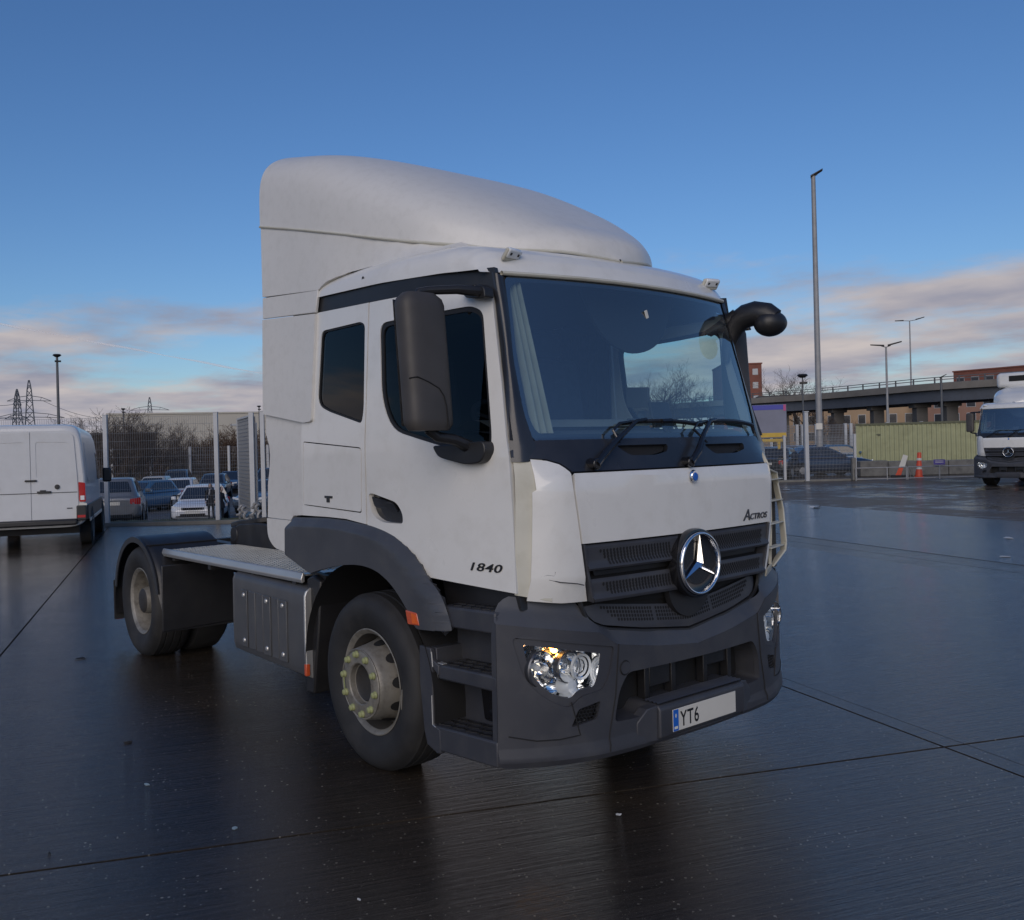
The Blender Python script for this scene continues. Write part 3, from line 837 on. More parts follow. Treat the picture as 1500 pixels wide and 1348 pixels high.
    for sg in (-1, 1):
        F_ = FOG if sg < 0 else mir(FOG)
        sheet('vent_back', F_, [], BUMP(-.035), 'dark_void', bumper, step=.06, thick=.01, out=(1, 0, 0), bevel=0)
        mb = MB()
        for r_ in range(5):
            for c_ in range(9):
                y = -.83+.018*c_+(.009 if r_ % 2 else 0); z = .495+.0165*r_
                t = (z-.48)/.11
                if -.835+.035*t+.008 < y < -.705+.018*t-.006:
                    for j in range(6):
                        a, b = R(60*j+30), R(60*j+90)
                        A = Vector(BUMP(-.012)(sg*(y+.0095*math.cos(a)), z+.0095*math.sin(a))); B = Vector(BUMP(-.012)(sg*(y+.0095*math.cos(b)), z+.0095*math.sin(b)))
                        if j < 3: mb.bar(A, B, .0028, .006, up=(1, 0, 0))
        o = mb.build('vent_mesh', 'black_plastic', bumper); o['kind'] = 'stuff'
    # ---- headlamps
    LENS = arcpoly([(-1.040, .886), (-.672, .812), (-.688, .724), (-.714, .656), (-.800, .650), (-.836, .612), (-.922, .640), (-.985, .706), (-1.025, .79)], [.008, .012, .02, .02, .02, .03, .05, .06, .05], 4)
    for sg in (-1, 1):
        bz = BEZ if sg < 0 else mir(BEZ); ln = LENS if sg < 0 else mir(LENS)
        hl = sheet('headlamp', bz, [ln], lambda y, z: (lambda p: (p[0]-.010, p[1], p[2]))(BUMP()(y, z)), 'grey_plastic', P, step=(.06, .06), thick=.02, out=(1, 0, 0), bevel=.005)
        mb = MB()
        for i in range(len(ln)):
            a, b = ln[i], ln[(i+1) % len(ln)]
            A, B = Vector(BUMP(-.014)(*a)), Vector(BUMP(-.014)(*b)); d = Vector((-.14, -sg*.03, 0))
            mb.add([A, B, B+d, A+d], [(0, 1, 2, 3)])
        mb.build('lamp_housing', 'reflector', hl, sharp=20)
        sheet('lamp_back', ln, [], lambda y, z: (xb(y)-.105-.02*math.sin(y*60)*math.sin(z*45), y+sg*0, z), 'reflector', hl, step=(.025, .025), thick=.004, out=(1, 0, 0), bevel=0)
        sheet('lamp_lens', ln, [], BUMP(-.022), 'lamp_glass', hl, step=(.06, .06), thick=0, out=(1, 0, 0), bevel=0)
        for (yc, zc2, rr, dx) in ((-.948, .760, .082, -.045), (-.815, .755, .070, -.055)):
            y0 = sg*-yc*-1 if sg < 0 else -yc
            y0 = yc if sg < 0 else -yc
            x0 = xb(yc)+dx
            mb = MB(); mb.lathe([(.012, -.075), (rr*.55, -.060), (rr*.82, -.030), (rr*.95, .0), (rr, .012), (rr*1.05, .010), (rr*1.08, -.03)], (x0, y0, zc2), 'X', 36)
            bw = mb.build('lamp_bowl', 'reflector', hl, sharp=40)
            mb = MB(); mb.lathe([(rr*1.02, .016), (rr*1.09, .010), (rr*1.09, -.02)], (x0, y0, zc2), 'X', 36); mb.build('bowl_trim', 'badge_dark', bw)
            mb = MB(); mb.lathe([(0, -.012), (.014, -.014), (.018, -.03), (.018, -.07)], (x0, y0, zc2), 'X', 16); mb.build('bulb_shield', 'chrome' if dx < -.05 else 'clear_lens', bw)
            if sg < 0:
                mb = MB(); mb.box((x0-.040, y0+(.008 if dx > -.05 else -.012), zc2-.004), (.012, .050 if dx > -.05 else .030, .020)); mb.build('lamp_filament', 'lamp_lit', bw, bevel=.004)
        mb = MB(); y0 = -.735 if sg < 0 else .735
        for q in range(3): mb.lathe([(.020+.016*q, -.05+.012*q), (.032+.016*q, -.045+.012*q), (.033+.016*q, -.06+.012*q)], (xb(y0)-.04, y0, .745), 'X', 28)
        mb.build('lamp_rings', 'clear_lens', hl)
        # low chrome wedge under the bowls
        mb = MB(); mb.lathe([(0, .03), (.030, .024), (.045, 0), (.05, -.04)], (xb(.80)-.07, sg*.800, .662), 'X', 20); mb.build('lamp_wedge', 'clear_lens', hl)
        mb = MB(); yb = sg*.862
        mb.lathe([(0, .015), (.010, .010), (.014, -.004), (.010, -.02)], (xb(.862)-.075, yb, .835), 'X', 12)
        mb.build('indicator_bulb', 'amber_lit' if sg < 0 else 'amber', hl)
        mb = MB(); mb.lathe([(.016, -.03), (.034, -.02), (.040, .0)], (xb(.862)-.085, yb, .830), 'X', 18, sx=2.0); mb.build('indicator_bowl', 'reflector', hl)
    # ---- steps under both doors
    for sg in (-1, 1):
        st = empty('x', '', '') if False else None
        mb = MB()
        YO, YI = 1.160, .965
        SD = [(.534, .792), (.530, .595), (.560, .352), (.582, .285), (.668, .258), (.70, .262), (.70, .385), (.645, .40), (.640, .70), (.70, .66), (.70, .715), (.645, .735), (.632, .792)]
        mb.prism(SD, lambda a, b: (a, sg*YO, b), (0, -sg*.03, 0))
        entry = mb.build('entry_step', 'grey_plastic', P, bevel=.006)
        mb = MB(); mb.prism([(.55, .79), (.645, .79), (.66, .36), (.60, .30)], lambda a, b: (a, sg*(YO-.03), b), (0, -sg*.20, 0)); mb.build('step_wall', 'grey_plastic', entry, bevel=.004)
        # back wall of the step well, with its hatch
        mb = MB(); mb.prism([(.60, .30), (1.16, .34), (1.19, 1.10), (.62, 1.08)], lambda a, b: (a, sg*YI, b), (0, -sg*.03, 0)); mb.build('step_back', 'grey_plastic', entry)
        mb = MB(); mb.prism(arcpoly([(.80, .62), (1.02, .63), (1.02, .44), (.83, .43)], .02), lambda a, b: (a, sg*(YI+.006), b), (0, -sg*.006, 0)); mb.build('step_hatch', 'gloss_black', entry, bevel=.003)
        mb = MB(); mb.box((.86, sg*(YI+.009), .625), (.09, .004, .006)); mb.box((.84, sg*(YI+.009), .640), (.05, .004, .004)); mb.build('hatch_notice', 'plate_white', entry)
        # three treads
        for (x0, x1, z1, h, yi, yo) in ((.585, 1.150, .392, .125, .93, 1.158), (.668, 1.150, .716, .075, .93, 1.152), (.700, 1.135, 1.018, .105, .93, 1.140)):
            dz = .062 if z1 < .5 else .035 if z1 < .9 else .03
            mb = MB()
            mb.prism([(x0, z1), (x1, z1+dz*0.7), (x1, z1+dz*.7-h), (x0+.02, z1-h)], lambda a, b: (a, sg*yo, b), (0, -sg*(yo-yi), 0))
            tr = mb.build('step_tread', 'grey_plastic', entry, bevel=.010)
            mb = MB(); n = 0
            for i in range(9):
                for j in range(3):
                    xx = x0+.07+(x1-x0-.14)*i/8; yy = yo-.045-.055*j
                    zz = z1+dz*.7*(xx-x0)/(x1-x0)
                    mb.box((xx, sg*yy, zz+.002), (.038, .020, .007), rz=.5*((i+j) % 2*2-1))
            o = mb.build('tread_grip', 'black_plastic', tr); o['kind'] = 'stuff'
        mb = MB(); mb.box((.70, sg*1.135, .722), (.045, .03, .006)); mb.build('worn_patch', 'silver_edge', entry, bevel=.002)
        mb = MB(); mb.tube([(.645, sg*1.161, .775), (.650, sg*1.161, .725), (.652, sg*1.161, .70)], .0035, 5); mb.tube([(.638, sg*1.161, .55), (.640, sg*1.161, .40), (.665, sg*1.161, .392)], .0035, 5)
        mb.build('worn_edge', 'silver_edge', entry)
    # sill under the doors
        mb = MB(); mb.prism([(.56, 1.14), (1.17, 1.118), (1.19, 1.04), (.60, 1.00)], lambda a, b: (a, sg*1.02, b), (0, -sg*.06, 0)); mb.build('door_sill', 'black_plastic', entry)
        # ---- wheel arch flare
        AR = [(-.930, 1.150), (-.922, 1.335), (-.905, 1.372), (-.872, 1.395), (-.45, 1.411), (-.2, 1.408), (.075, 1.391), (.20, 1.372), (.304, 1.348), (.42, 1.300), (.496, 1.258), (.57, 1.196), (.630, 1.135), (.685, 1.108), (.735, 1.06), (.773, 1.000), (.80, .94), (.809, .905),
              (.58, .885), (.552, .888), (.53, .912), (.48, .968), (.421, 1.023), (.36, 1.070), (.293, 1.109), (.21, 1.142), (.121, 1.160), (.03, 1.166), (-.063, 1.163), (-.18, 1.150), (-.3, 1.129), (-.47, 1.092), (-.594, 1.059)]
        ARO = [Vector(p) for p in AR[2:18]]
        def arf(x, z):
            p = Vector((x, z)); dm = 9
            for q0, q1 in zip(ARO, ARO[1:]):
                e = q1-q0; t = clamp((p-q0).dot(e)/e.dot(e)); dm = min(dm, (p-q0-e*t).length)
            t = clamp(dm/.060)
            return (x, sg*(1.150+.042*(t*t*(3-2*t))), z)
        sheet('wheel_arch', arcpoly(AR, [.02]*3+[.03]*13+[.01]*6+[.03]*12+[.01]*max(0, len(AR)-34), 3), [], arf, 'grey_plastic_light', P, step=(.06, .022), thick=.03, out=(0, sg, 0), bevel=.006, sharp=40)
        mb = MB(); mb.lathe([(.70, sg*1.165), (.70, sg*.62)], (-.03, 0, .47), 'Y', 30, a0=R(-5), a1=R(185)); mb.build('arch_liner', 'dark_void', P)
        mb = MB(); mb.prism([(.462, .972), (.566, .968), (.588, .905), (.482, .897)], lambda a, b: (a, sg*1.196, b), (0, -sg*.03, 0)); mk = mb.build('side_marker', 'amber_lens', P, bevel=.006)
        mb = MB(); mb.prism([(.52, .962), (.558, .958), (.576, .914), (.53, .91)], lambda a, b: (a, sg*1.198, b), (0, -sg*.004, 0)); mb.build('marker_window', 'amber', mk)
    # ---- rear fairing
    def FAIR(sg, off=0.0):
        def f(x, z):
            a = 1.146+off; b = Ys(-.5, z)+.016+off
            t = clamp((x+1.26)/.72)
            return (x, sg*(a+(b-a)*t), z)
        return f
    for sg in (-1, 1):
        o3 = (0, sg, 0)
        UF = [(-1.255, 3.385), (-.8, 3.275), (-.3, 3.150), (.2, 3.020), (.50, 2.955), (.63, 2.912), (.60, 2.890), (.40, 2.893), (.157, 2.894), (-.05, 2.895), (-.258, 2.893), (-.38, 2.882), (-.468, 2.866), (-.52, 2.846), (-.549, 2.828), (-1.255, 2.886)]
        def uff(x, z, sg=sg):
            zb_ = lerp(x, [-1.255, -.549, -.258, .63], [2.886, 2.83, 2.893, 2.89]); zt_ = lerp(x, [-1.262, -.8, -.3, .2, .5, .7], [3.372, 3.262, 3.135, 3.005, 2.94, 2.90])
            yb_ = lerp(x, [-1.255, -.549, -.45, -.258, .157, .63], [1.148, 1.104, 1.092, 1.045, 1.00, .93]); yt_ = lerp(x, [-1.262, -.8, -.3, .2, .5, .7], [1.148, 1.113, 1.053, .953, .783, .60])
            t = clamp((z-zb_)/max(.02, zt_-zb_))
            return (x, sg*(yb_+(yt_-yb_)*t), z)
        fa = sheet('side_fairing', UF, [], uff, 'white_dirty', P, step=(.15, .12), thick=.09, out=o3, bevel=.005)
        sheet('fairing_panel', [(-1.258, 2.879), (-.553, 2.828), (-.575, 2.690), (-1.262, 2.738)], [], FAIR(sg, .001), 'white_dirty', fa, step=(.15, .12), thick=.02, out=o3, bevel=.004)
        LF = arcpoly([(-1.264, 2.730), (-.577, 2.683), (-.590, 2.022), (-.602, 2.008), (-.70, 2.004), (-1.296, 2.085)], [.005, .01, .02, .01, .02, .005])
        sheet('fairing_panel', LF, [], FAIR(sg, .003), 'white_dirty', fa, step=(.15, .12), thick=.05, out=o3, bevel=.008)
        LP = [(-1.296, 2.09), (-.70, 2.02), (-.752, 2.0), (-.757, 1.413), (-.90, 1.400), (-.935, 1.372), (-1.305, 1.368), (-1.300, 1.56), (-1.272, 1.68), (-1.255, 1.78), (-1.262, 1.86), (-1.302, 1.93)]
        LP = [(-1.294, 2.09), (-.756, 2.03), (-.757, 1.413), (-.90, 1.402), (-.940, 1.372), (-1.305, 1.372), (-1.290, 1.60), (-1.264, 1.69), (-1.244, 1.80), (-1.256, 1.87), (-1.300, 1.95)]
        sheet('rear_corner_panel', LP, [], FAIR(sg, -.020), 'white_dirty', P, step=(.15, .1), thick=.03, out=o3, bevel=.012)
        SK = arcpoly([(-1.307, 1.366), (-.945, 1.368), (-.956, 1.160), (-1.02, 1.155), (-1.20, 1.168), (-1.305, 1.235)], [.006, .01, .02, .02, .08, .08])
        sheet('cab_skirt', SK, [], FAIR(sg, -.014), 'white_dirty', P, step=(.12, .08), thick=.05, out=o3, bevel=.012)
    mb = MB(); mb.box((-.98, 0, 2.15), (.03, 2.10, 1.9)); mb.build('cab_rear_wall', 'interior_dark', P)
    mb = MB(); mb.box((-.86, 0, 3.12), (.03, 2.06, .52)); mb.build('fairing_rear_wall', 'interior_dark', P)
    # ---- roof spoiler
    KX = [-1.262, -.8, -.3, .2, .5, .7, .83, .91, .95]
    KW = [1.150, 1.115, 1.055, .955, .785, .575, .385, .23, .01]
    KT = [3.93, 3.825, 3.645, 3.395, 3.222, 3.10, 3.03, 2.965, 2.86]
    KB = [3.372, 3.262, 3.135, 3.005, 2.940, 2.900, 2.89, 2.87, 2.85]
    KE = [.42, .45, .55, .62, .68, .75, .75, .7, .6]
    def spo(u, v):
        x = -1.262 + 2.212*(1-(1-v)**1.7)
        w, t, b, e = ip(x, KX, KW), ip(x, KX, KT), ip(x, KX, KB), ip(x, KX, KE)
        a = math.pi*u; cs, sn = math.cos(a), abs(math.sin(a))
        return (x, -w*math.copysign(abs(cs)**e, cs), b+(t-b)*sn**e)
    MB().grid(61, 60, spo).build('roof_spoiler', 'white_dirty', P, sharp=70)
    # its lower lip
    for sg in (-1, 1):
        mb = MB(); pts = [Vector(spo(0 if sg < 0 else 1, v/24)) for v in range(25)]
        mb.tube([p+Vector((0, 0, -.004)) for p in pts], .009, 6); mb.build('spoiler_lip', 'cream_edge', P)
    mb = MB(); n = 30
    rim = [Vector(spo(i/n, 0)) for i in range(n+1)]
    mb.add([p+Vector((-.0, 0, 0)) for p in rim] + [Vector((-1.20, p.y*.97, 3.37+(p.z-3.37)*.97)) for p in rim], [(i, i+1, n+2+i, n+1+i) for i in range(n)])
    mb.build('spoiler_rim', 'white_dirty', P)
    # ---- door mirrors
    for sg in (-1, 1):
        def hs_(u, v):
            a = 2*math.pi*u
            z = 1.905+.665*v
            k = 1.0 if .06 < v < .92 else (1-.18*((.06-v)/.06)**2 if v <= .06 else 1-.35*((v-.92)/.08)**2)
            cy, sx_ = math.cos(a), math.sin(a)
            e = .55
            py_ = math.copysign(abs(cy)**e, cy)*.128*k; px_ = math.copysign(abs(sx_)**.7, sx_)*(.075 if sx_ > 0 else .055)*k
            cx = lerp(z, [1.905, 2.57], [.895, .850]); cyy = lerp(z, [1.905, 2.57], [1.325, 1.335])
            if sg > 0: cyy -= .175; py_ *= .7
            return (cx+px_, sg*(cyy+py_), z)
        mb = MB(); mb.grid(36, 24, hs_, closed_u=True)
        b0 = len(mb.v)
        for v in (0, 1):
            ring = [hs_(i/36, v) for i in range(36)]; k0 = len(mb.v); mb.v += ring; mb.f.append(tuple(range(k0, k0+36)))
        mi = mb.build('door_mirror', 'mirror_plastic', P, sharp=40)
        mb = MB()
        seam = [(1.452, 2.152), (1.42, 2.158), (1.36, 2.135), (1.30, 2.105), (1.275, 2.07), (1.262, 2.02), (1.258, 1.912)]
        mb.tube([(lerp(z, [1.905, 2.57], [.895, .850])+.0755*max(0.2, 1-abs((y-1.33)/.135)**5)**.5, sg*(y if sg < 0 else 1.16), z) for y, z in seam], .0035, 5)
        mb.build('mirror_seam', 'dark_void', mi)
        mb = MB(); mb.add([(.835, sg*(1.215 if sg < 0 else 1.09), 1.93), (.835, sg*(1.44 if sg < 0 else 1.24), 1.93), (.80, sg*(1.45 if sg < 0 else 1.25), 2.54), (.80, sg*(1.225 if sg < 0 else 1.10), 2.54)], [(0, 1, 2, 3)]); mb.build('mirror_glass', 'chrome', mi)
        # arms
        mb = MB(); mb.prism(arcpoly([(.86, 2.612), (1.01, 2.625), (1.045, 2.600), (1.05, 2.55), (.90, 2.572)], .015), lambda a, b: (a-.045, sg*(.985), b), (0, sg*.06, 0))
        mb.tube([(.96, sg*1.03, 2.588), (.93, sg*1.16, 2.592), (.86, sg*1.28, 2.588), (.852, sg*1.33, 2.578), (.85, sg*1.335, 2.55)], [.028, .024, .022, .022, .030], 8)
        mb.build('mirror_arm', 'black_plastic', mi, bevel=.004)
        mb = MB(); mb.prism(arcpoly([(.70, 1.832), (1.050, 1.850), (1.062, 1.80), (1.03, 1.745), (.93, 1.735), (.74, 1.775)], [.02, .03, .02, .06, .05, .03]), lambda a, b: (a, sg*(Ys(a, b)-.01), b), (0, sg*.065, 0))
        mb.tube([(.93, sg*1.10, 1.82), (.92, sg*1.19, 1.86), (.905, sg*1.28, 1.875), (.895, sg*1.325, 1.915)], [.035, .028, .026, .03], 8)
        mb.build('mirror_foot', 'black_plastic', mi, bevel=.012)
    # front (kerb) mirror on the far side
    mb = MB()
    mb.tube([(.965, .935, 2.31), (.970, .945, 2.38), (.985, .955, 2.45), (1.005, .965, 2.515), (1.04, .975, 2.565), (1.085, .985, 2.590), (1.14, 1.0, 2.600), (1.20, 1.02, 2.585), (1.24, 1.035, 2.55)], [.020, .038, .048, .060, .070, .074, .076, .076, .070], 12)
    mb.tube([(.885, .86, 2.500), (.925, .90, 2.525), (.975, .945, 2.56), (1.03, .97, 2.585)], [.020, .030, .045, .06], 10)
    fm = mb.build('kerb_mirror', 'black_plastic', P, sharp=60)
    def hd(u, v):
        a = 2*math.pi*u; k = math.sin(math.pi*v)**.45 if 0 < v < 1 else 0
        q = Matrix.Rotation(R(-20), 3, 'Y') @ Vector((math.cos(a)*.085*k, -.105+.21*v, math.sin(a)*.078*k))
        q = Matrix.Rotation(R(-18), 3, 'Z') @ q
        return (1.222+q.x, 1.03+q.y, 2.528+q.z)
    MB().grid(24, 13, hd, closed_u=True).build('mirror_head', 'black_plastic', fm, sharp=60, merge=.0005)
    # ---- interior
    mb = MB(); mb.box((.15, 0, 1.46), (1.75, 2.05, .04)); mb.box((-.70, 0, 2.1), (.03, 2.08, 1.3)); mb.box((.02, 0, 2.735), (1.5, 2.02, .03))
    mb.build('cab_lining', 'interior_dark', P)
    def dash(u, v):
        y = -1.0+2.0*u
        prof = [(1.20, 1.86), (1.10, 1.885), (.98, 1.90), (.88, 1.885), (.84, 1.80), (.86, 1.62), (.90, 1.47)]
        k = v*6; i = min(int(k), 5); f = k-i
        x = prof[i][0]*(1-f)+prof[i+1][0]*f; z = prof[i][1]*(1-f)+prof[i+1][1]*f
        return (x-.145*y*y*.9, y, z)
    MB().grid(16, 19, dash).build('dashboard', 'interior_grey', P, sharp=50)
    def dtop(u, v):
        y = -.95+1.5*u
        return (1.03-.13*y*y-.30*v, y, 1.915+.045*math.sin(math.pi*v)*clamp((.55-y)/.5))
    MB().grid(12, 8, dtop).build('dash_hood', 'dash_beige', P, sharp=60)
    mb = MB(); n = 40; cx, cy_, cz = .62, -.56, 1.94
    tl = Matrix.Rotation(R(38), 3, 'Y')
    mb.tube([Vector((cx, cy_, cz)) + tl @ Vector((.225*math.cos(2*math.pi*k/n), .225*math.sin(2*math.pi*k/n), 0)) for k in range(n+1)], .016, 8, cap=False)
    for a in (0, 120, 240): mb.bar((cx, cy_, cz), Vector((cx, cy_, cz)) + tl @ Vector((.22*math.cos(R(a)), .22*math.sin(R(a)), 0)), .04, .02)
    mb.box((cx, cy_, cz), (.12, .14, .05), m=tl); mb.bar((cx, cy_, cz), (.85, -.56, 1.65), .07)
    mb.build('steering_wheel', 'interior_dark', P)
    for y in (-.56, .56):
        mb = MB(); mb.box((.10, y, 1.78), (.50, .52, .14)); se = mb.build('seat', 'seat_fabric', P, bevel=.05, seg=3)
        mb = MB(); mb.box((-.20, y, 2.10), (.14, .50, .66), m=Matrix.Rotation(R(-10), 3, 'Y')); mb.build('backrest', 'seat_fabric', se, bevel=.05, seg=3)
        mb = MB(); mb.box((-.27, y, 2.53), (.10, .28, .18)); mb.build('headrest', 'seat_fabric', se, bevel=.04, seg=3)
        mb = MB(); mb.box((.08, y, 1.60), (.36, .36, .24)); mb.build('seat_base', 'interior_dark', se, bevel=.02)
    # curtain gathered at the near windscreen pillar
    def cur(u, v):
        z = 1.88+.80*v; t = u
        b = Vector((xf(.86-.10*t-.03*(1-v), z)-.045-.018*math.sin(t*19), -(.885-.015*v-(.115-.03*v)*t), z))
        return tuple(b)
    MB().grid(34, 12, cur).build('curtain', 'curtain', P, sharp=80)
    mb = MB()
    for k in range(12): mb.box((-.56+.042*k, 1.005+.008*(k % 2), 2.28), (.044, .012, .70))
    mb.build('rear_curtain', 'seat_fabric', P)
    for sg in (-1, 1):
        mb = MB(); mb.bar((-.72, sg*1.055, 2.655), (.30, sg*1.045, 2.655), .02, .13); mb.bar((.30, sg*1.045, 2.655), (.88, sg*.955, 2.645), .02, .10); mb.build('leak_strip', 'interior_dark', P)  # strips added inside the cab to block light leaking in under the roof
    # phone holder, sun visor, paper clip on the glass
    mb = MB(); mb.box((1.10, .135, 1.975), (.02, .17, .15), m=Matrix.Rotation(R(-14), 3, 'Y')); mb.build('tablet_holder', 'interior_dark', P, bevel=.02)
    mb = MB(); mb.tube([(1.12, .135, 1.90), (1.16, .135, 1.87)], .012, 6); mb.build('holder_foot', 'interior_dark', P)
    mb = MB()
    mb.prism(arcpoly([(-.20, 2.70), (.62, 2.70), (.50, 2.42), (.26, 2.335), (-.02, 2.42)], [.02, .02, .16, .2, .16], 6), lambda a, b: (.82, a, b), (-.025, 0, 0))
    mb.build('sun_visor', 'interior_dark', P)
    mb = MB(); mb.box((xf(.05, 2.47)-.012, .0, 2.525), (.004, .022, .045), m=Matrix.Rotation(R(20), 3, 'X')); mb.build('glass_sticker', 'plate_white', P, bevel=.001)
    # door trims inside
    for sg in (-1, 1):
        mb = MB(); mb.prism([(.05, 1.46), (1.08, 1.46), (1.06, 1.74), (.72, 1.79), (.30, 1.88), (.05, 1.92)], lambda a, b: (a, sg*(Ys(a, b)-.075), b), (0, sg*.03, 0)); mb.build('door_trim', 'interior_dark', P)
        if sg > 0:
            mb = MB()
            for z in (2.18, 1.98): mb.prism([(.48, z), (.66, z-.01), (.66, z-.14), (.48, z-.13)], lambda a, b: (a, .55, b), (0, .02, 0))
            mb.build('centre_locker', 'interior_grey', P, bevel=.004)
    # ---- chassis and running gear
    mb = MB()
    for y in (-.41, .41): mb.box((-1.85, y, .84), (5.4, .09, .26))
    for x in (-4.45, -3.85, -2.6, -1.5): mb.box((x, 0, .84), (.10, .74, .20))
    mb.build('chassis_frame', 'steel_dark', P, bevel=.006)
    mb = MB(); mb.box((.35, 0, .98), (1.6, 1.1, .62)); mb.box((.7, 0, .60), (.6, .7, .3)); mb.build('engine_block', 'dark_void', P, bevel=.05)
    mb = MB(); mb.tube([(0, -.95, .47), (0, .95, .47)], .075, 10); mb.tube([(-3.84, -.85, .49), (-3.84, .85, .49)], .11, 12)
    mb.lathe([(.0, -.19), (.15, -.15), (.22, 0), (.15, .15), (0, .19)], (-3.84, 0, .50), 'Y', 20); mb.build('axle', 'steel_dark', P)
    mb = MB(); mb.tube([(.18, -.86, .90), (.25, -.80, 1.05), (.15, -.72, 1.18)], .045, 8); mb.tube([(.30, -1.0, 1.0), (.42, -.98, 1.0)], .02, 6); mb.build('spring_mount', 'steel_dark', P)
    # deck
    def dz(x): return .981+.040*(x+3.43)/2.6
    DK = [(-3.435, -1.115), (-.835, -1.115), (-.80, -1.00), (-.80, -.44), (-3.28, -.44), (-3.45, -.52)]
    sheet('deck_plate', DK, [], lambda x, y: (x, y, dz(x)), 'tread_plate', P, step=.3, thick=.012, out=(0, 0, 1), bevel=.003)
    mb = MB()
    i = 0; x = -3.38
    while x < -.9:
        y = -1.075
        while y < -.48:
            if not (x < -3.3 and y > -.55):
                mb.box((x+(.0 if i % 2 else 0), y, dz(x)+.0025), (.030, .007, .004), rz=R(45) if (i % 2) else R(-45))
            y += .034; i += 1
        x += .034; i += 1
    o = mb.build('deck_lozenge', 'tread_plate', P, sharp=20); o['kind'] = 'stuff'
    mb = MB(); mb.prism([(-1.122, .012), (-1.110, .014), (-1.105, .0), (-1.105, -.050), (-1.128, -.056), (-1.138, -.030)], lambda a, b: (-3.45, a, dz(-3.45)+b), (2.63, 0, .0405))
    mb.build('deck_edge', 'silver_edge', P, bevel=.006)
    for x in (-3.2, -2.4, -1.6, -.95):
        mb = MB(); mb.box((x, -.78, .935), (.05, .68, .06)); mb.build('deck_bracket', 'steel_dark', P)
    # far side deck
    sheet('deck_plate', [(a, -b) for a, b in DK], [], lambda x, y: (x, y, dz(x)), 'tread_plate', P, step=.3, thick=.012, out=(0, 0, 1), bevel=.003)
    # battery cover
    def tk(u, v):
        x = -1.832+1.085*u
        pr = [(-.90, .955), (-1.05, .953), (-1.118, .946), (-1.148, .926), (-1.160, .895), (-1.163, .62), (-1.160, .43), (-1.148, .385), (-1.11, .362), (-.9, .355)]
        k = v*9; i = min(int(k), 8); f = k-i
        return (x, pr[i][0]*(1-f)+pr[i+1][0]*f, pr[i][1]*(1-f)+pr[i+1][1]*f)
    tank = MB().grid(12, 28, tk).build('battery_cover', 'tank_grey', P, sharp=40)
    mb = MB(); mb.prism([(-.9, .955), (-1.118, .946), (-1.150, .926), (-1.162, .895), (-1.165, .62), (-1.162, .43), (-1.150, .385), (-1.11, .362), (-.9, .355)], lambda a, b: (-.747, a, b), (.022, 0, 0)); mb.build('cover_end', 'silver_edge', tank, bevel=.006)
    mb = MB(); mb.prism([(-.9, .955), (-1.118, .946), (-1.150, .926), (-1.162, .895), (-1.165, .62), (-1.162, .43), (-1.150, .385), (-1.11, .362), (-.9, .355)], lambda a, b: (-1.832, a, b), (-.022, 0, 0)); mb.build('cover_end', 'tank_grey', tank, bevel=.006)
    xs = [-1.70, -1.585, -1.46, -1.335, -1.21, -1.095, -.965]
    for i in range(6):
        a, b = xs[i]+.008, xs[i+1]-.008
        pr = i in (0, 3, 5)
        yo = 1.172 if pr else 1.167
        mb = MB(); mb.prism([(a, .838), (b, .836), (b, .430), (a, .424)], lambda u, v: (u, -yo, v), (0, .012, 0))
        rb = mb.build('cover_rib', 'tank_grey', tank, bevel=.004)
        if pr:
            for z in (.80, .475):
                mb = MB(); mb.lathe([(0, -.008), (.013, -.007), (.018, 0)], ((a+b)/2, -yo, z), 'Y', 14); mb.build('cover_bolt', 'silver_edge', rb)
    mb = MB(); mb.box((-.733, -1.152, .425), (.030, .028, .075)); mb.build('side_marker', 'amber_lens', P, bevel=.004)
    # far side fuel tank
    mb = MB(); mb.box((-1.6, .82, .62), (1.5, .62, .60)); mb.build('fuel_tank', 'tank_grey', P, bevel=.08, seg=4)
    # front mud flap
    mb = MB(); mb.prism([(-.70, 1.03), (-.60, 1.00), (-.64, .70), (-.72, .265), (-.83, .262), (-.80, .62), (-.78, 1.0)], lambda a, b: (a, -1.115, b), (0, .36, 0)); mb.build('mud_flap', 'black_plastic', P, bevel=.012)
    mb = MB(); mb.bar((-.82, -1.05, 1.035), (-.60, -1.06, 1.015), .03); mb.build('flap_stay', 'steel_dark', P)
    # rear mudguards
    for sg in (-1, 1):
        def mg(u, v):
            a = R(168-150*u) if True else 0
            r = .602
            y = 1.250-.66*v
            rr = r - .05*max(0, 1-v*14)**2
            x, z = -3.835+rr*1.06*math.cos(a), .485+rr*math.sin(a)
            if u < .04: x, z = -4.46, .60-.30*(1-u/.04)
            if u > .96: x, z = -3.185+.05, .62-.31*(u-.96)/.04
            return (x, sg*y, z)
        mgd = MB().grid(44, 22, mg).build('mudguard', 'black_plastic', P, sharp=50)
        mb = MB()
        for a in (118, 62):
            mb.tube([(-3.835+.606*1.06*math.cos(R(a)), sg*(1.245-.66*k/10), .485+.606*math.sin(R(a))) for k in range(11)], .006, 5)
        mb.build('guard_seam', 'dark_void', mgd)
        mb = MB()
        for k in range(22):
            a0_, a1_ = R(172-158*k/22), R(172-158*(k+1)/22)
            f = lambda a, r: (-3.835+r*1.06*math.cos(a), sg*1.252, .485+r*math.sin(a))
            p = [f(a0_, .595), f(a1_, .595), f(a1_, .545), f(a0_, .545)]
            mb.add(p + [(q[0], q[1]-sg*.012, q[2]) for q in p], [(0, 1, 2, 3), (7, 6, 5, 4), (0, 4, 5, 1), (2, 6, 7, 3)])
        mb.build('guard_rim', 'black_plastic', mgd, sharp=40)
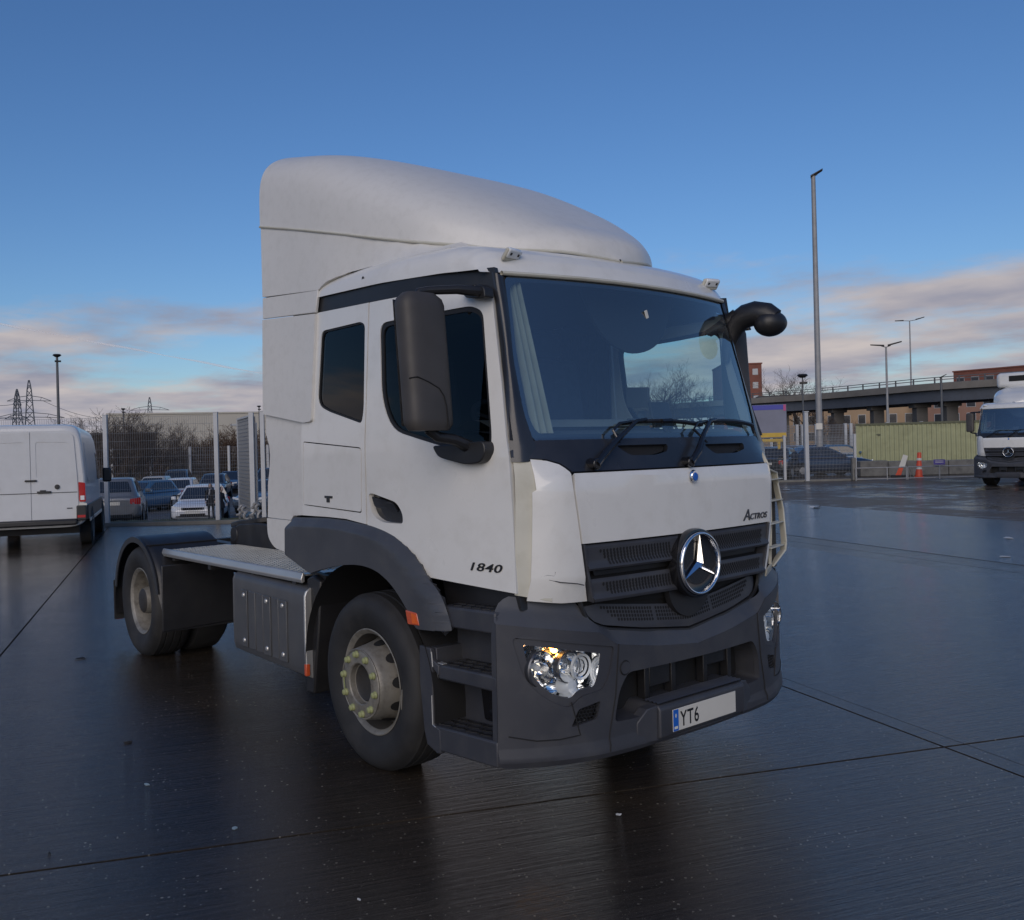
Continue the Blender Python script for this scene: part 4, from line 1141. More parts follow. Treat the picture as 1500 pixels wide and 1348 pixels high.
        mb = MB(); mb.prism([(1.250, .88), (1.250, .318), (.60, .335), (.60, .88)], lambda a, b: (-3.125, sg*a, b), (-.018, 0, 0)); mb.build('guard_apron', 'black_plastic', mgd, bevel=.006)
        mb = MB(); mb.prism([(1.255, .62), (1.255, .24), (.62, .24), (.62, .62)], lambda a, b: (-4.48, sg*a, b), (-.014, 0, 0)); mb.build('guard_flap', 'rubber', mgd)
        mb = MB(); mb.box((-4.50, sg*1.20, .265), (.03, .07, .06)); mb.build('guard_reflector', 'red_lens', mgd, bevel=.004)
    # fifth wheel, hoses
    mb = MB(); mb.prism(arcpoly([(-3.35, -.46), (-2.92, -.46), (-2.80, -.25), (-2.80, .25), (-2.92, .46), (-3.35, .46), (-3.75, .36), (-3.75, -.36)], .06), lambda a, b: (a, b, 1.215-.055*(-3.2-a)/.5), (0, 0, -.05))
    fw = mb.build('fifth_wheel', 'steel_dark', P, bevel=.01)
    mb = MB(); mb.box((-3.2, -.38, 1.06), (.40, .10, .22)); mb.box((-3.2, .38, 1.06), (.40, .10, .22)); mb.box((-3.2, 0, 1.0), (.7, .9, .06)); mb.build('coupling_bracket', 'steel_dark', fw, bevel=.01)
    mb = MB()
    mb.prism([(-3.42, .985), (-3.42, 1.13), (-3.30, 1.17), (-2.9, 1.20), (-2.6, 1.19), (-2.6, .985)], lambda a, b: (a, -.42, b), (0, -.05, 0)); mb.tube([(-3.4, -.48, 1.07), (-3.4, -.36, 1.07)], .075, 14)
    mb.build('coupling_slide', 'steel_dark', fw, bevel=.01)
    for k, (x, y, hh) in enumerate(((-3.30, -.43, .11), (-3.05, -.41, .14))):
        mb = MB(); pts = []
        for i in range(46):
            a = i/45*2*math.pi*5
            pts.append((x+.20*(i/45-.5)+.012*math.sin(a), y+.02*math.cos(a), 1.215+hh*math.sin(math.pi*i/45)+.014*math.sin(a)))
        mb.tube(pts, .012, 6); mb.build('coiled_hose', 'galv', P)
    mb = MB(); mb.tube([(-3.55, -.30, 1.21), (-3.72, -.18, 1.23), (-3.9, -.05, 1.20), (-4.1, .05, 1.12)], .022, 6); mb.build('release_handle', 'black_plastic', fw)
    # tail frame and lamps
    mb = MB(); mb.box((-4.62, 0, .74), (.06, 2.3, .12)); mb.build('tail_beam', 'steel_dark', P, bevel=.01)
    # ---- wheels
    def wheel(front, sg, x, y, z=.49):
        w = bpy.data.objects.new('wheel', None); w.empty_display_size = .2; link(w, P)
        w.location = (x, sg*y, z)
        w.rotation_euler = (0, R(random.uniform(0, 30)), 0) if sg < 0 else (0, R(17), R(180))
        # local: outer face towards -y, flange plane y = 0
        tp = [(.283, .012), (.300, -.004), (.330, -.022), (.372, -.040), (.420, -.047), (.455, -.040), (.478, -.022), (.492, .000), (.500, .020),
              (.502, .022), (.502, .060), (.493, .063), (.493, .071), (.504, .074), (.504, .128), (.495, .131), (.495, .139), (.505, .142), (.505, .196), (.494, .199), (.494, .207), (.502, .21),
              (.501, .250), (.490, .272), (.455, .305), (.42, .31), (.30, .27), (.283, .25)]
        t = MB().lathe(tp, (0, 0, 0), 'Y', 72).build('tyre', 'rubber', w, sharp=32)
        if front:
            rp = [(.286, .010), (.300, -.006), (.303, -.010), (.297, -.013), (.286, -.006), (.272, .010), (.266, .045), (.262, .075), (.262, .16)]
            dp = [(.262, .135), (.250, .122), (.238, .095), (.226, .050), (.215, .0), (.206, -.050), (.199, -.074), (.190, -.082), (.178, -.088), (.120, -.088), (.114, -.082), (.112, -.050), (.104, -.045)]
            hubp = [(.104, -.050), (.098, -.055), (.088, -.047), (.03, -.043), (0, -.043)]
            hole_r, hole_y, nut_y = .232, .072, -.088
        else:
            rp = [(.286, .010), (.300, -.006), (.303, -.010), (.297, -.013), (.286, -.006), (.272, .010), (.266, .045), (.258, .11), (.255, .165)]
            dp = [(.255, .165), (.24, .185), (.215, .175), (.205, .150), (.195, .142), (.130, .142), (.125, .138), (.122, .05), (.110, .01)]
            hubp = [(.110, .01), (.098, .0), (.05, -.005), (0, -.005)]
            hole_r, hole_y, nut_y = .230, .178, .142
        rim = MB().lathe(rp[:6], (0, 0, 0), 'Y', 64).build('rim', 'rim_paint', w, sharp=50)
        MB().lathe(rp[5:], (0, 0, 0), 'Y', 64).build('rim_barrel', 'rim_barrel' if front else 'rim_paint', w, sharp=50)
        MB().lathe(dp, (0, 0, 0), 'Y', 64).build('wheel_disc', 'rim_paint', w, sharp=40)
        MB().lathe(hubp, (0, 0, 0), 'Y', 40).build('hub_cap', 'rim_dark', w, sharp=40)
        mb = MB()
        if front:
            mb.lathe([(.198, -.0785), (.2, -.084), (.196, -.088), (.190, -.0855)], (0, 0, 0), 'Y', 64)
            mb.build('flange_ring', 'rim_paint', rim)
        mb = MB()
        for k in range(10):
            a = 2*math.pi*(k+.5)/10
            m = Matrix.Rotation(-a, 3, 'Y')
            pts = []
            def disc_pt(q, tt):
                if front:
                    yy = .040+q*.048; r = lerp(yy, [-.050, .0, .050, .095, .122], [.206, .215, .226, .238, .250])+.003
                    return m @ Vector((r, yy, tt))
                r = hole_r+q*.022
                return m @ Vector((r, lerp(r, [.205, .215, .24, .255], [.150, .175, .185, .165])-.004, tt))
            for j in range(14):
                b = 2*math.pi*j/14
                pts.append(disc_pt(math.cos(b), .033*math.sin(b)))
            c = disc_pt(0, 0)
            k0 = len(mb.v); mb.v += [tuple(p) for p in pts] + [tuple(c)]
            mb.f += [(k0+j, k0+(j+1) % 14, k0+14) for j in range(14)]
        mb.build('hand_hole', 'dark_void', w, fixn=False)['kind'] = 'stuff'
        if front or sg < 0:
            nm = None
            for k in range(10):
                a = 2*math.pi*k/10
                if nm is None:
                    nt_ = MB().lathe([(0, -.026), (.011, -.025), (.0165, -.021), (.0175, -.010), (.021, -.006), (.021, .0)], (0, 0, 0), 'Y', 12).build('nut_cap', 'nut_cap' if front else 'rim_dark', w, sharp=40); nm = nt_.data
                    nt_['x'] = 0
                else:
                    nt_ = bpy.data.objects.new('nut_cap', nm); link(nt_, w)
                nt_.location = (.1675*math.cos(a), nut_y, .1675*math.sin(a))
        if front:
            # arrow pointers between pairs of nuts
            mb = MB()
            for k in (0, 2, 5, 7):
                a0_ = 2*math.pi*k/10; a1_ = a0_+2*math.pi/10
                A = Vector((.1675*math.cos(a0_), -.098, .1675*math.sin(a0_))); B = Vector((.1675*math.cos(a1_), -.098, .1675*math.sin(a1_)))
                if k in (5,): mb.bar(A, B, .010, .004, up=(0, 1, 0))
            mb.build('nut_link', 'nut_cap', w)
            mb = MB()
            mb.bar((.335, -.030, .085), (.352, -.037, -.02), .006, .004, up=(0, 1, 0)); mb.build('sidewall_scuff', 'rim_paint', t)
        return w
    for sg in (-1, 1):
        wheel(True, sg, 0, 1.118)
        wheel(False, sg, -3.837, 1.192)
        wi = MB().lathe([(.30, .0), (.42, -.03), (.49, 0), (.502, .03), (.502, .25), (.45, .30), (.30, .28)], (0, 0, 0), 'Y', 48).build('inner_tyre', 'rubber', P)
        wi.location = (-3.837, sg*(1.192-.36) - (0 if sg < 0 else .28), .49)
    return T
truck = make_truck()
# ------------------------------------------------------------------ ground
def sight(u, depth, h=0.0):
    """point on level h along the bearing of a sighted column, at a distance in front of the camera station"""
    p = CAM_POS + CAM_F*depth + CAM_R*((u-652.4)/1296.55*depth)
    return Vector((p.x, p.y, h))
def level(u, v, depth):
    """height read off with the level at that bearing and distance"""
    p = CAM_POS + CAM_F*depth + CAM_R*((u-652.4)/1296.55*depth) - CAM_U*((v-658.55)/1296.55*depth)
    return p.z
VIEW = math.atan2(CAM_F.y, CAM_F.x)           # heading of the camera
def toward(u):                                # heading from a thing back to the camera
    return VIEW - math.atan((u-652.4)/1296.55) + math.pi
TH = Vector((-.942, .335, 0)); NH = Vector((.335, .942, 0))     # along and across the concrete bays

def ground_mat(name, c0, c1, r0, r1, brush=True, wet=.5, bumpk=.35, puddle=.5):
    m = bpy.data.materials.new(name); m.use_nodes = True
    nt = m.node_tree; p = nt.nodes['Principled BSDF']
    L = nt.links.new
    def node(t, **k):
        n = nt.nodes.new(t)
        for a, b in k.items(): setattr(n, a, b)
        return n
    tcn = node('ShaderNodeTexCoord')
    rot = node('ShaderNodeMapping'); rot.inputs['Rotation'].default_value = (0, 0, -math.atan2(NH.y, NH.x))
    L(tcn.outputs['Object'], rot.inputs[0])
    def noise(scale, det=6, rough=.6, vec=None, sc=None):
        n = node('ShaderNodeTexNoise'); n.inputs['Scale'].default_value = scale; n.inputs['Detail'].default_value = det; n.inputs['Roughness'].default_value = rough
        src = rot.outputs[0]
        if sc:
            mpn = node('ShaderNodeMapping'); mpn.inputs['Scale'].default_value = sc; L(src, mpn.inputs[0]); src = mpn.outputs[0]
        L(src, n.inputs['Vector']); return n.outputs['Fac']
    def mrange(s, a, b, c, d):
        n = node('ShaderNodeMapRange'); n.inputs[1].default_value = a; n.inputs[2].default_value = b; n.inputs[3].default_value = c; n.inputs[4].default_value = d
        L(s, n.inputs[0]); return n.outputs[0]
    def math_(op, a, b):
        n = node('ShaderNodeMath', operation=op)
        for i, v in enumerate((a, b)):
            if isinstance(v, (int, float)): n.inputs[i].default_value = v
            else: L(v, n.inputs[i])
        return n.outputs[0]
    big = noise(.22, 5, .55); mid = noise(1.3, 7, .65); fine = noise(55, 4, .6); grit = noise(160, 2, .5)
    brushn = noise(1.0, 6, .7, sc=(1.3, 42, 1)); brush2 = noise(1.0, 4, .6, sc=(.5, 9, 1))
    # colour: cement grey to brown, darker where it is soaked
    mx = node('ShaderNodeMix', data_type='RGBA'); mx.inputs['A'].default_value = (*c0, 1); mx.inputs['B'].default_value = (*c1, 1)
    t = math_('ADD', math_('MULTIPLY', mid, .6), math_('MULTIPLY', big, .4))
    L(mrange(t, .36, .64, 0, 1), mx.inputs['Factor'])
    # pale aggregate showing through
    vo = node('ShaderNodeTexVoronoi'); vo.inputs['Scale'].default_value = 34.0; L(rot.outputs[0], vo.inputs['Vector'])
    vs = node('ShaderNodeSeparateColor'); L(vo.outputs['Color'], vs.inputs[0])
    speck = math_('MULTIPLY', math_('LESS_THAN', vo.outputs['Distance'], mrange(vs.outputs[1], 0, 1, .08, .22)), math_('GREATER_THAN', vs.outputs[0], .68))
    speck = math_('MULTIPLY', speck, mrange(mid, .40, .60, .25, 1.0))
    mg = node('ShaderNodeMix', data_type='RGBA'); L(mx.outputs['Result'], mg.inputs['A']); mg.inputs['B'].default_value = (.34, .30, .23, 1)
    L(math_('MAXIMUM', mrange(grit, .66, .74, 0, .6), math_('MULTIPLY', speck, .85)), mg.inputs['Factor'])
    col = mg.outputs['Result']
    if brush:
        mb_ = node('ShaderNodeMix', data_type='RGBA'); mb_.blend_type = 'MULTIPLY'; L(col, mb_.inputs['A'])
        cr = node('ShaderNodeValToRGB'); cr.color_ramp.elements[0].position = .35; cr.color_ramp.elements[0].color = (.60, .60, .60, 1); cr.color_ramp.elements[1].position = .65; cr.color_ramp.elements[1].color = (1.3, 1.3, 1.3, 1)
        L(brushn, cr.inputs[0]); L(cr.outputs[0], mb_.inputs['B']); mb_.inputs['Factor'].default_value = .8; col = mb_.outputs['Result']
    L(col, p.inputs['Base Color'])
    rr = math_('ADD', math_('MULTIPLY', big, .55), math_('MULTIPLY', mid, .45))
    L(mrange(rr, .42 if not brush else .38, .56 if not brush else .62, r0, r1), p.inputs['Roughness'])
    p.inputs['IOR'].default_value = 1.4
    p.inputs['Specular IOR Level'].default_value = .12
    p.inputs['Coat Weight'].default_value = wet; p.inputs['Coat IOR'].default_value = 1.50; L(mrange(math_('ADD', math_('MULTIPLY', big, .5), math_('MULTIPLY', mid, .5)), .40, .60, .05, .13), p.inputs['Coat Roughness'])
    h = math_('MULTIPLY', fine, .5)
    if brush: h = math_('ADD', h, math_('ADD', math_('MULTIPLY', brushn, 3.2), math_('MULTIPLY', brush2, 1.2)))
    h = math_('ADD', h, math_('MULTIPLY', mid, .8))
    bmp = node('ShaderNodeBump'); bmp.inputs['Strength'].default_value = bumpk; bmp.inputs['Distance'].default_value = .012
    L(h, bmp.inputs['Height']); L(bmp.outputs[0], p.inputs['Normal']); L(bmp.outputs[0], p.inputs['Coat Normal'])
    M[name] = m
    return m
ground_mat('wet_concrete', (.022, .0185, .016), (.050, .038, .027), .45, .60, True, wet=1.0, bumpk=.24)
ground_mat('damp_asphalt', (.060, .052, .046), (.135, .112, .092), .06, .95, False, wet=.25, bumpk=.5)
ground_mat('channel_concrete', (.030, .028, .028), (.048, .042, .036), .40, .60, False, wet=.6, bumpk=.5)
ground_mat('dry_asphalt', (.075, .076, .082), (.10, .10, .10), .45, .8, False, wet=.1, bumpk=.4)
pm('field', (.05, .055, .035), .9, var=.3, vscale=.05)
pm('joint_dark', (.006, .006, .006), .9)
pm('verge_grass', (.075, .080, .030), .9, var=.35, vscale=3, bump=.4, bscale=30, dirt=(.12, .09, .045), dscale=1.3, damt=.8)
pm('kerb', (.16, .155, .14), .7, var=.15, vscale=3)

mb = MB(); mb.add([(-2500, -2500, -.90), (2500, -2500, -.90), (2500, 2500, -.90), (-2500, 2500, -.90)], [(0, 1, 2, 3)])
tag(mb.build('ground', 'field'), kind='structure')
# the yard, a raised sheet; its left edge runs along the fence
FD = 23.2                                       # distance of the fence line
pts = [sight(-1500, FD), sight(480, FD), sight(560, 150), sight(2600, 150), Vector((60, 10, 0)), Vector((60, -70, 0)), Vector((-10, -70, 0))]
mb = MB(); n = len(pts)
mb.add([(p.x, p.y, -.055) for p in pts] + [(p.x, p.y, -1.0) for p in pts], [tuple(range(n))] + [(i, n+i, n+(i+1) % n, (i+1) % n) for i in range(n)])
yard = tag(mb.build('yard', 'joint_dark'), kind='structure')
# cast concrete bays
def bay(n0, n1, t0, t1, mat, z=0.0):
    def pt(n_, t_): 
        p = TH*(t_-.041*(n_+2.9)) + NH*n_
        return p
    g = .009
    ga = .003 if abs(n0-2.29) < .01 else g; gb = .003 if abs(n1-2.29) < .01 else g
    c = [pt(n0+ga, t0+g), pt(n1-gb, t0+g), pt(n1-gb, t1-g), pt(n0+ga, t1-g)]
    m_ = MB(); m_.add([(p.x, p.y, z) for p in c] + [(p.x, p.y, -.07) for p in c], [(0, 1, 2, 3), (0, 4, 5, 1), (1, 5, 6, 2), (2, 6, 7, 3), (3, 7, 4, 0)])
    return m_.build('concrete_bay', mat, yard)
NB = [-20.9, -15.2, -9.45, -3.68, 2.14, 2.29, 7.85, 8.42, 9.05, 14.6]
TB = [-16, -1.08, 17.5, 36, 60]
def inside(n0, n1, t0, t1):
    p = TH*((t0+t1)/2) + NH*((n0+n1)/2)
    d = (p-CAM_POS).dot(CAM_F)
    return d
for i in range(len(NB)-1):
    ch = 7.8 < NB[i] < 8.5
    for j in range(len(TB)-1):
        t0, t1 = TB[j], TB[j+1]
        # stop short of the fence line on the left
        if NB[i] < 3:
            far_n = NB[i]
            p = TH*t1 + NH*far_n
            while t1 > t0+.5 and (TH*t1 + NH*far_n - CAM_POS).dot(CAM_F) > FD-.35: t1 -= .1
            if t1 < t0+1: continue
        bay(NB[i], NB[i+1], t0, t1, 'channel_concrete' if ch else 'wet_concrete', -.004 if ch else 0.0)
tar = [TH*t_+NH*n_ for n_, t_ in ((14.61, -90), (14.61, 58), (150, 58), (150, -90))]
mb = MB(); mb.add([(p.x, p.y, -.004) for p in tar], [(0, 1, 2, 3)])
tag(mb.build('tarmac', 'damp_asphalt'), kind='structure')
# lower car park beyond the left fence
mb = MB()
prof = [(FD+.75, -.03), (FD+3, -.12), (31, -.72), (33, -.83), (80, -.83)]
mb.add([(*sight(u, d)[:2], z) for (d, z) in prof for u in (-1500, 560)], [(2*i, 2*i+1, 2*i+3, 2*i+2) for i in range(len(prof)-1)])
tag(mb.build('car_park', 'dry_asphalt'), kind='structure')
def park_z(d): return lerp(d, [p[0] for p in prof], [p[1] for p in prof])
mb = MB()
def verge(u, v):
    d = FD-.10+.85*v
    p = sight(-1500+1985*u, d)
    rnd = random.uniform(-.02, .035)
    return (p.x, p.y, .02+.06*math.sin(math.pi*v)+rnd-.09*(1 if v > .95 else 0))
mb.grid(260, 6, verge)
tag(mb.build('verge', 'verge_grass'), kind='stuff')
mb = MB()
a, b = sight(-1500, FD-.18), sight(480, FD-.18)
mb.bar((a.x, a.y, .03), (b.x, b.y, .03), .13, .12)
tag(mb.build('kerb', 'kerb', bevel=.01), kind='structure')
a, b = sight(1085, 37.6), sight(1262, 37.6)
mb = MB(); mb.bar((a.x, a.y, .03), (b.x, b.y, .03), .25, .10)
tag(mb.build('kerb', 'kerb', bevel=.01), kind='structure')

# ------------------------------------------------------------------ fences
pm('fence_wire', (.26, .265, .27), .5, metal=.3)
pm('fence_post', (.45, .46, .47), .5, var=.06)
pm('fence_dark', (.10, .10, .11), .6)
def wires(mb, A, B, z0, z1, sv, sh, w, skip0=True):
    """welded mesh between two posts"""
    A, B = Vector(A), Vector(B); L = (B-A).length; d = (B-A)/L
    nrm = Vector((-d.y, d.x, 0))*w/2
    n_ = int(L/sv)
    for i in range(n_+1):
        p = A+d*(i*L/n_)
        vs = [p+d*w/2, p+nrm, p-d*w/2, p-nrm]
        k = len(mb.v)
        for zz in (z0, z1): mb.v += [(q.x, q.y, zz) for q in vs]
        mb.f += [(k+j, k+(j+1) % 4, k+4+(j+1) % 4, k+4+j) for j in range(4)]
    m_ = int((z1-z0)/sh)
    for i in range(m_+1):
        z = z0+(z1-z0)*i/m_
        k = len(mb.v)
        for q in (A, B):
            q2 = q+nrm*1.5
            mb.v += [(q2.x, q2.y, z-w/2), (q2.x+nrm.x, q2.y+nrm.y, z), (q2.x, q2.y, z+w/2), (q2.x-nrm.x, q2.y-nrm.y, z)]
        mb.f += [(k+j, k+(j+1) % 4, k+4+(j+1) % 4, k+4+j) for j in range(4)]
def fence(name, label, posts, z0, z1, sv, sh, w, pw, pmat='fence_post', wmat='fence_wire', ph=.06, group=None):
    f = empty(name, label, 'fence', posts[0], 0, group)
    o = Vector(posts[0])
    for i, p in enumerate(posts):
        p = Vector(p)-o
        m_ = MB(); m_.box((p.x, p.y, (z0-.25+z1+ph)/2-o.z), (pw, pw, z1+ph-z0+.25), rz=VIEW); m_.box((p.x, p.y, z1+ph+.01-o.z), (pw*1.15, pw*1.15, .02), rz=VIEW); m_.build('post', pmat, f)
        if i+1 < len(posts):
            m_ = MB(); wires(m_, p, Vector(posts[i+1])-o, z0-o.z, z1-o.z, sv, sh, w); q = m_.build('mesh_panel', wmat, f, fixn=False); q['kind'] = 'stuff'
    return f
fence('mesh_fence', 'tall welded mesh fence with pale posts between the yard and the sunken car park', [sight(u, FD) for u in (-493, -331, -169, -7, 155, 317)], .10, level(317, 608, FD), .058, .20, .0065, .105)
# last bay and the gate leaf standing open, edge on
g = empty('mesh_gate', 'grey mesh gate leaf standing open, seen edge on beside the cab', 'gate', sight(369, FD))
o = sight(369, FD)
m_ = MB(); m_.box((0, 0, 1.40), (.12, .12, 2.95), rz=VIEW); m_.build('post', 'fence_post', g)
hz_ = level(369, 606, FD)
e1 = sight(349, FD+2.6)-o; e2 = sight(360, FD+1.2)-o
m_ = MB(); wires(m_, Vector((.05, 0, 0)), e1, .0, hz_-.05, .045, .10, .009); q = m_.build('mesh_panel', 'fence_wire', g, fixn=False); q['kind'] = 'stuff'
m_ = MB(); wires(m_, Vector((.14, .05, 0)), e1+Vector((.12, .06, 0)), .0, hz_-.08, .045, .10, .009); q = m_.build('mesh_panel', 'fence_wire', g, fixn=False); q['kind'] = 'stuff'
m_ = MB(); m_.bar((e1.x, e1.y, -.1), (e1.x, e1.y, hz_-.03), .05); m_.build('gate_frame', 'fence_post', g)
m_ = MB(); m_.bar((.0, 0, hz_-.05), (e1.x, e1.y, hz_-.05), .05); m_.build('gate_frame', 'fence_post', g)
m_ = MB(); p = sight(375, FD+.5)-o; m_.box((p.x, p.y, 1.3), (.06, .06, 2.65), rz=VIEW); m_.build('gate_stop', 'fence_post', g)
fence('mesh_fence', 'tall mesh fence running on behind the cab', [sight(u, FD) for u in (385, 545, 705)], .10, level(317, 608, FD), .058, .20, .0065, .105)
fence('mesh_fence', 'low far mesh fence with thin white posts in front of the brown bushes', [sight(u, 66) for u in (-60, 50, 107, 164, 221, 278, 335, 392, 449)], -.83, level(278, 656, 66), .13, .25, .018, .16)
pm('board_grey', (.075, .077, .085), .6, var=.06, vscale=2)
# right hand fences
fence('mesh_fence', 'near mesh fence with white posts behind the far kerb, dark cars behind it', [sight(u, 38.2) for u in (1060, 1149, 1183, 1252)], .05, level(1183, 640, 38.2), .06, .15, .012, .10)
fence('mesh_fence', 'second mesh fence with paired pale posts beneath the overpass', [sight(u, 56) for u in (1090, 1130, 1168, 1176, 1196, 1203, 1239, 1247, 1300, 1350)], -.1, level(1240, 622, 56), .09, .16, .030, .16)
# tall white gate post
m_ = MB(); p = sight(1181.5, 37.5); zt = level(1180, 604, 37.5)
t_ = empty('gate_post', 'tall white square post standing in front of the far fence', 'post', p)
m_.box((0, 0, zt/2), (.15, .15, zt), rz=VIEW); m_.build('post', 'fence_post', t_, bevel=.01)
m_ = MB(); m_.box((0, 0, zt+.02), (.19, .19, .04), rz=VIEW); m_.build('cap', 'fence_post', t_)
m_ = MB(); m_.box((0, 0, .01), (.3, .3, .03), rz=VIEW); m_.build('base_plate', 'galv_dark', t_)

pm('dry_bank', (.135, .105, .072), .95, var=.35, vscale=1.4, bump=.5, bscale=9, dirt=(.06, .055, .03), dscale=.5, damt=.7)
mb = MB()
def bank(u, v):
    p = sight(-900+1500*u, 67.5+8*v)
    return (p.x, p.y, -.86+1.5*v**.8+.12*math.sin(u*90)+random.uniform(-.06, .06))
mb.grid(160, 7, bank)
tag(mb.build('bank', 'dry_bank', sharp=180), kind='structure')

# ------------------------------------------------------------------ cars
pm('car_glass', (.018, .022, .028), .06, coat=.6)
pm('car_white', (.62, .63, .64), .28, coat=.5, var=.03)
pm('car_pale', (.42, .40, .36), .3, coat=.5, var=.05)
pm('car_silver', (.20, .205, .215), .3, metal=.4, coat=.5, var=.05)
pm('car_blue', (.035, .10, .19), .28, coat=.6, var=.06)
pm('car_navy', (.018, .030, .058), .25, coat=.6, var=.08)
pm('car_black', (.012, .013, .016), .22, coat=.6, var=.08)
pm('car_slate', (.055, .075, .10), .26, coat=.6, var=.06)
CARN = {}
def make_car(kind, paint, label, loc, heading, group, plate=True):
    K = {'hatch': dict(L=4.05, W=1.75, H=1.45, b0=-.475, b1=.235, r0=-.385, r1=.02, zb=.93),
         'saloon': dict(L=4.60, W=1.80, H=1.43, b0=-.385, b1=.225, r0=-.235, r1=.025, zb=.93),
         'suv': dict(L=4.45, W=1.85, H=1.68, b0=-.48, b1=.235, r0=-.42, r1=.05, zb=1.06)}[kind]
    Lc, Wc, H = K['L'], K['W'], K['H']; sc = K['zb']/.93
    car = empty('parked_car', label, 'car', loc, heading, group)
    if (kind, paint) in CARN:
        for ch in kids(CARN[(kind, paint)]):
            cc = ch.copy(); COL.objects.link(cc); cc.parent = car
            for g_ in kids(ch):
                c2 = g_.copy(); COL.objects.link(c2); c2.parent = cc
        return car
    CARN[(kind, paint)] = car
    xs = [-.5, -.492, -.47, -.42, -.3, -.1, .1, .25, .36, .44, .475, .494, .5]
    hw = [.74, .86, .93, .975, 1, 1, 1, 1, .98, .93, .86, .76, .66]
    zb = [.40, .33, .29, .25, .22, .21, .21, .22, .22, .24, .27, .32, .40]
    zt = [.82, .90, .93, .945, .95, .94, .93, .91, .85, .77, .71, .64, .56]
    if kind == 'saloon': zt[0:4] = [.88, .95, .98, .99]
    def body(u, v):
        x = ip(v, [i/12 for i in range(13)], xs)
        w = lerp(x, xs, hw)*Wc/2; b = lerp(x, xs, zb); t = lerp(x, xs, zt)*sc
        # half section from the sill up over the shoulder
        a = 2*math.pi*u
        cy, sz = math.cos(a), math.sin(a)
        y = math.copysign(abs(cy)**.32, cy)*w
        zz = (b+t)/2+math.copysign(abs(sz)**.42, sz)*(t-b)/2
        y *= 1-.07*clamp((zz-.62)/.35)
        return (x*Lc, y, zz)
    m_ = MB(); m_.grid(40, 34, body, closed_u=True)
    for v in (0, 1):
        k = len(m_.v); m_.v += [body(i/40, v) for i in range(40)]; m_.f.append(tuple(range(k, k+40)))
    m_.build('body', paint, car, sharp=50)
    def gh(x, y, t):      # greenhouse hull: base outline at t=0, roof at t=1
        return None
    b0, b1, r0, r1 = [K[k]*Lc for k in ('b0', 'b1', 'r0', 'r1')]
    wb, wr, z0, z1 = Wc/2*.93, Wc/2*.70, K['zb']-.04, H
    def hull(u, v):
        a = 2*math.pi*u; e = .30
        cx, sy = math.cos(a), math.sin(a)
        px_, py_ = math.copysign(abs(cx)**e, cx), math.copysign(abs(sy)**e, sy)
        if v <= .8: t = v/.8; zz = z0+(z1-.05-z0)*t; k = 1
        else:
            q = (v-.8)/.2; t = 1; zz = z1-.05+.05*math.sin(q*math.pi/2); k = 1-q*.999 if q > .5 else 1-.08*q
            k = math.cos(q*math.pi/2)**.35 if q < 1 else 0.001
        xa, xb_ = b0+(r0-b0)*t, b1+(r1-b1)*t
        w = wb+(wr-wb)*t
        return ((xa+xb_)/2+px_*(xb_-xa)/2*k, py_*w*k, zz)
    MB().grid(48, 15, hull, closed_u=True).build('roof', paint, car, sharp=40, merge=.002)
    def facept(side, s, t, o):
        """window faces: s across 0..1, t up 0..1"""
        xa, xb_ = b0+(r0-b0)*t, b1+(r1-b1)*t; w = wb+(wr-wb)*t; zz = z0+(z1-.05-z0)*t
        if side == 'f': return (xb_+o-.02*abs(2*s-1)**3, (2*s-1)*w*.93, zz+o*.5)
        if side == 'r': return (xa-o+.02*abs(2*s-1)**3, (2*s-1)*w*.93, zz+o*.5)
        sg = 1 if side == 'l' else -1
        return (xa+(xb_-xa)*s, sg*(w+o), zz+o*.3)
    def pane(name, side, poly):
        sheet(name, poly, [], lambda s, t: facept(side, s, t, .008), 'car_glass', car, step=.2, thick=.006, out={'f': (1, 0, 0), 'r': (-1, 0, 0), 'l': (0, 1, 0), 'n': (0, -1, 0)}[side], bevel=0)
    pane('windscreen', 'f', arcpoly([(.05, .12), (.95, .12), (.93, .93), (.07, .93)], .05))
    pane('rear_window', 'r', arcpoly([(.08, .30), (.92, .30), (.90, .90), (.10, .90)], .06))
    for sd_ in ('l', 'n'):
        pane('side_window', sd_, arcpoly([(.51, .20), (.90, .20), (.88, .55), (.83, .90), (.51, .90)], .03))
        pane('side_window', sd_, arcpoly([(.12, .24), (.485, .20), (.485, .90), (.17, .88)], .04))
    # lamps, grille, plate
    for sg in (-1, 1):
        def hlp(s, t): 
            y = sg*(Wc/2*(.42+.47*s)); x = Lc/2*(lerp(s, [0, .5, 1], [.985, .962, .905])); return (x+.035, y, (.60+.12*t+.03*s)*sc)
        sheet('headlight', arcpoly([(0, .2), (1, .35), (1, 1.15), (0, .95)], .15), [], hlp, 'clear_lens', car, step=.25, thick=.05, out=(1, 0, 0), bevel=.004)
        def tlp(s, t):
            y = sg*(Wc/2*(.62+.33*s)); x = -Lc/2*lerp(s, [0, .6, 1], [1.0, .985, .955]); return (x-.012, y, (.66+.22*t)*sc)
        sheet('tail_light', arcpoly([(0, .2), (1, .1), (1, 1.0), (0, .85)], .12), [], tlp, 'red_lens', car, step=.25, thick=.05, out=(-1, 0, 0), bevel=.004)
        m_ = MB(); m_.box((b1-.42, sg*(Wc/2+.07), z0+.10), (.11, .17, .13)); m_.build('wing_mirror', paint, car, bevel=.03)
    sheet('grille', arcpoly([(-.40, .575), (.40, .575), (.42, .66), (-.42, .66)], .02), [], lambda y, z: (Lc/2*.995-.05*abs(y)**2+.020, y, (z+.035)*sc), 'car_black', car, step=.15, thick=.03, out=(1, 0, 0), bevel=0)
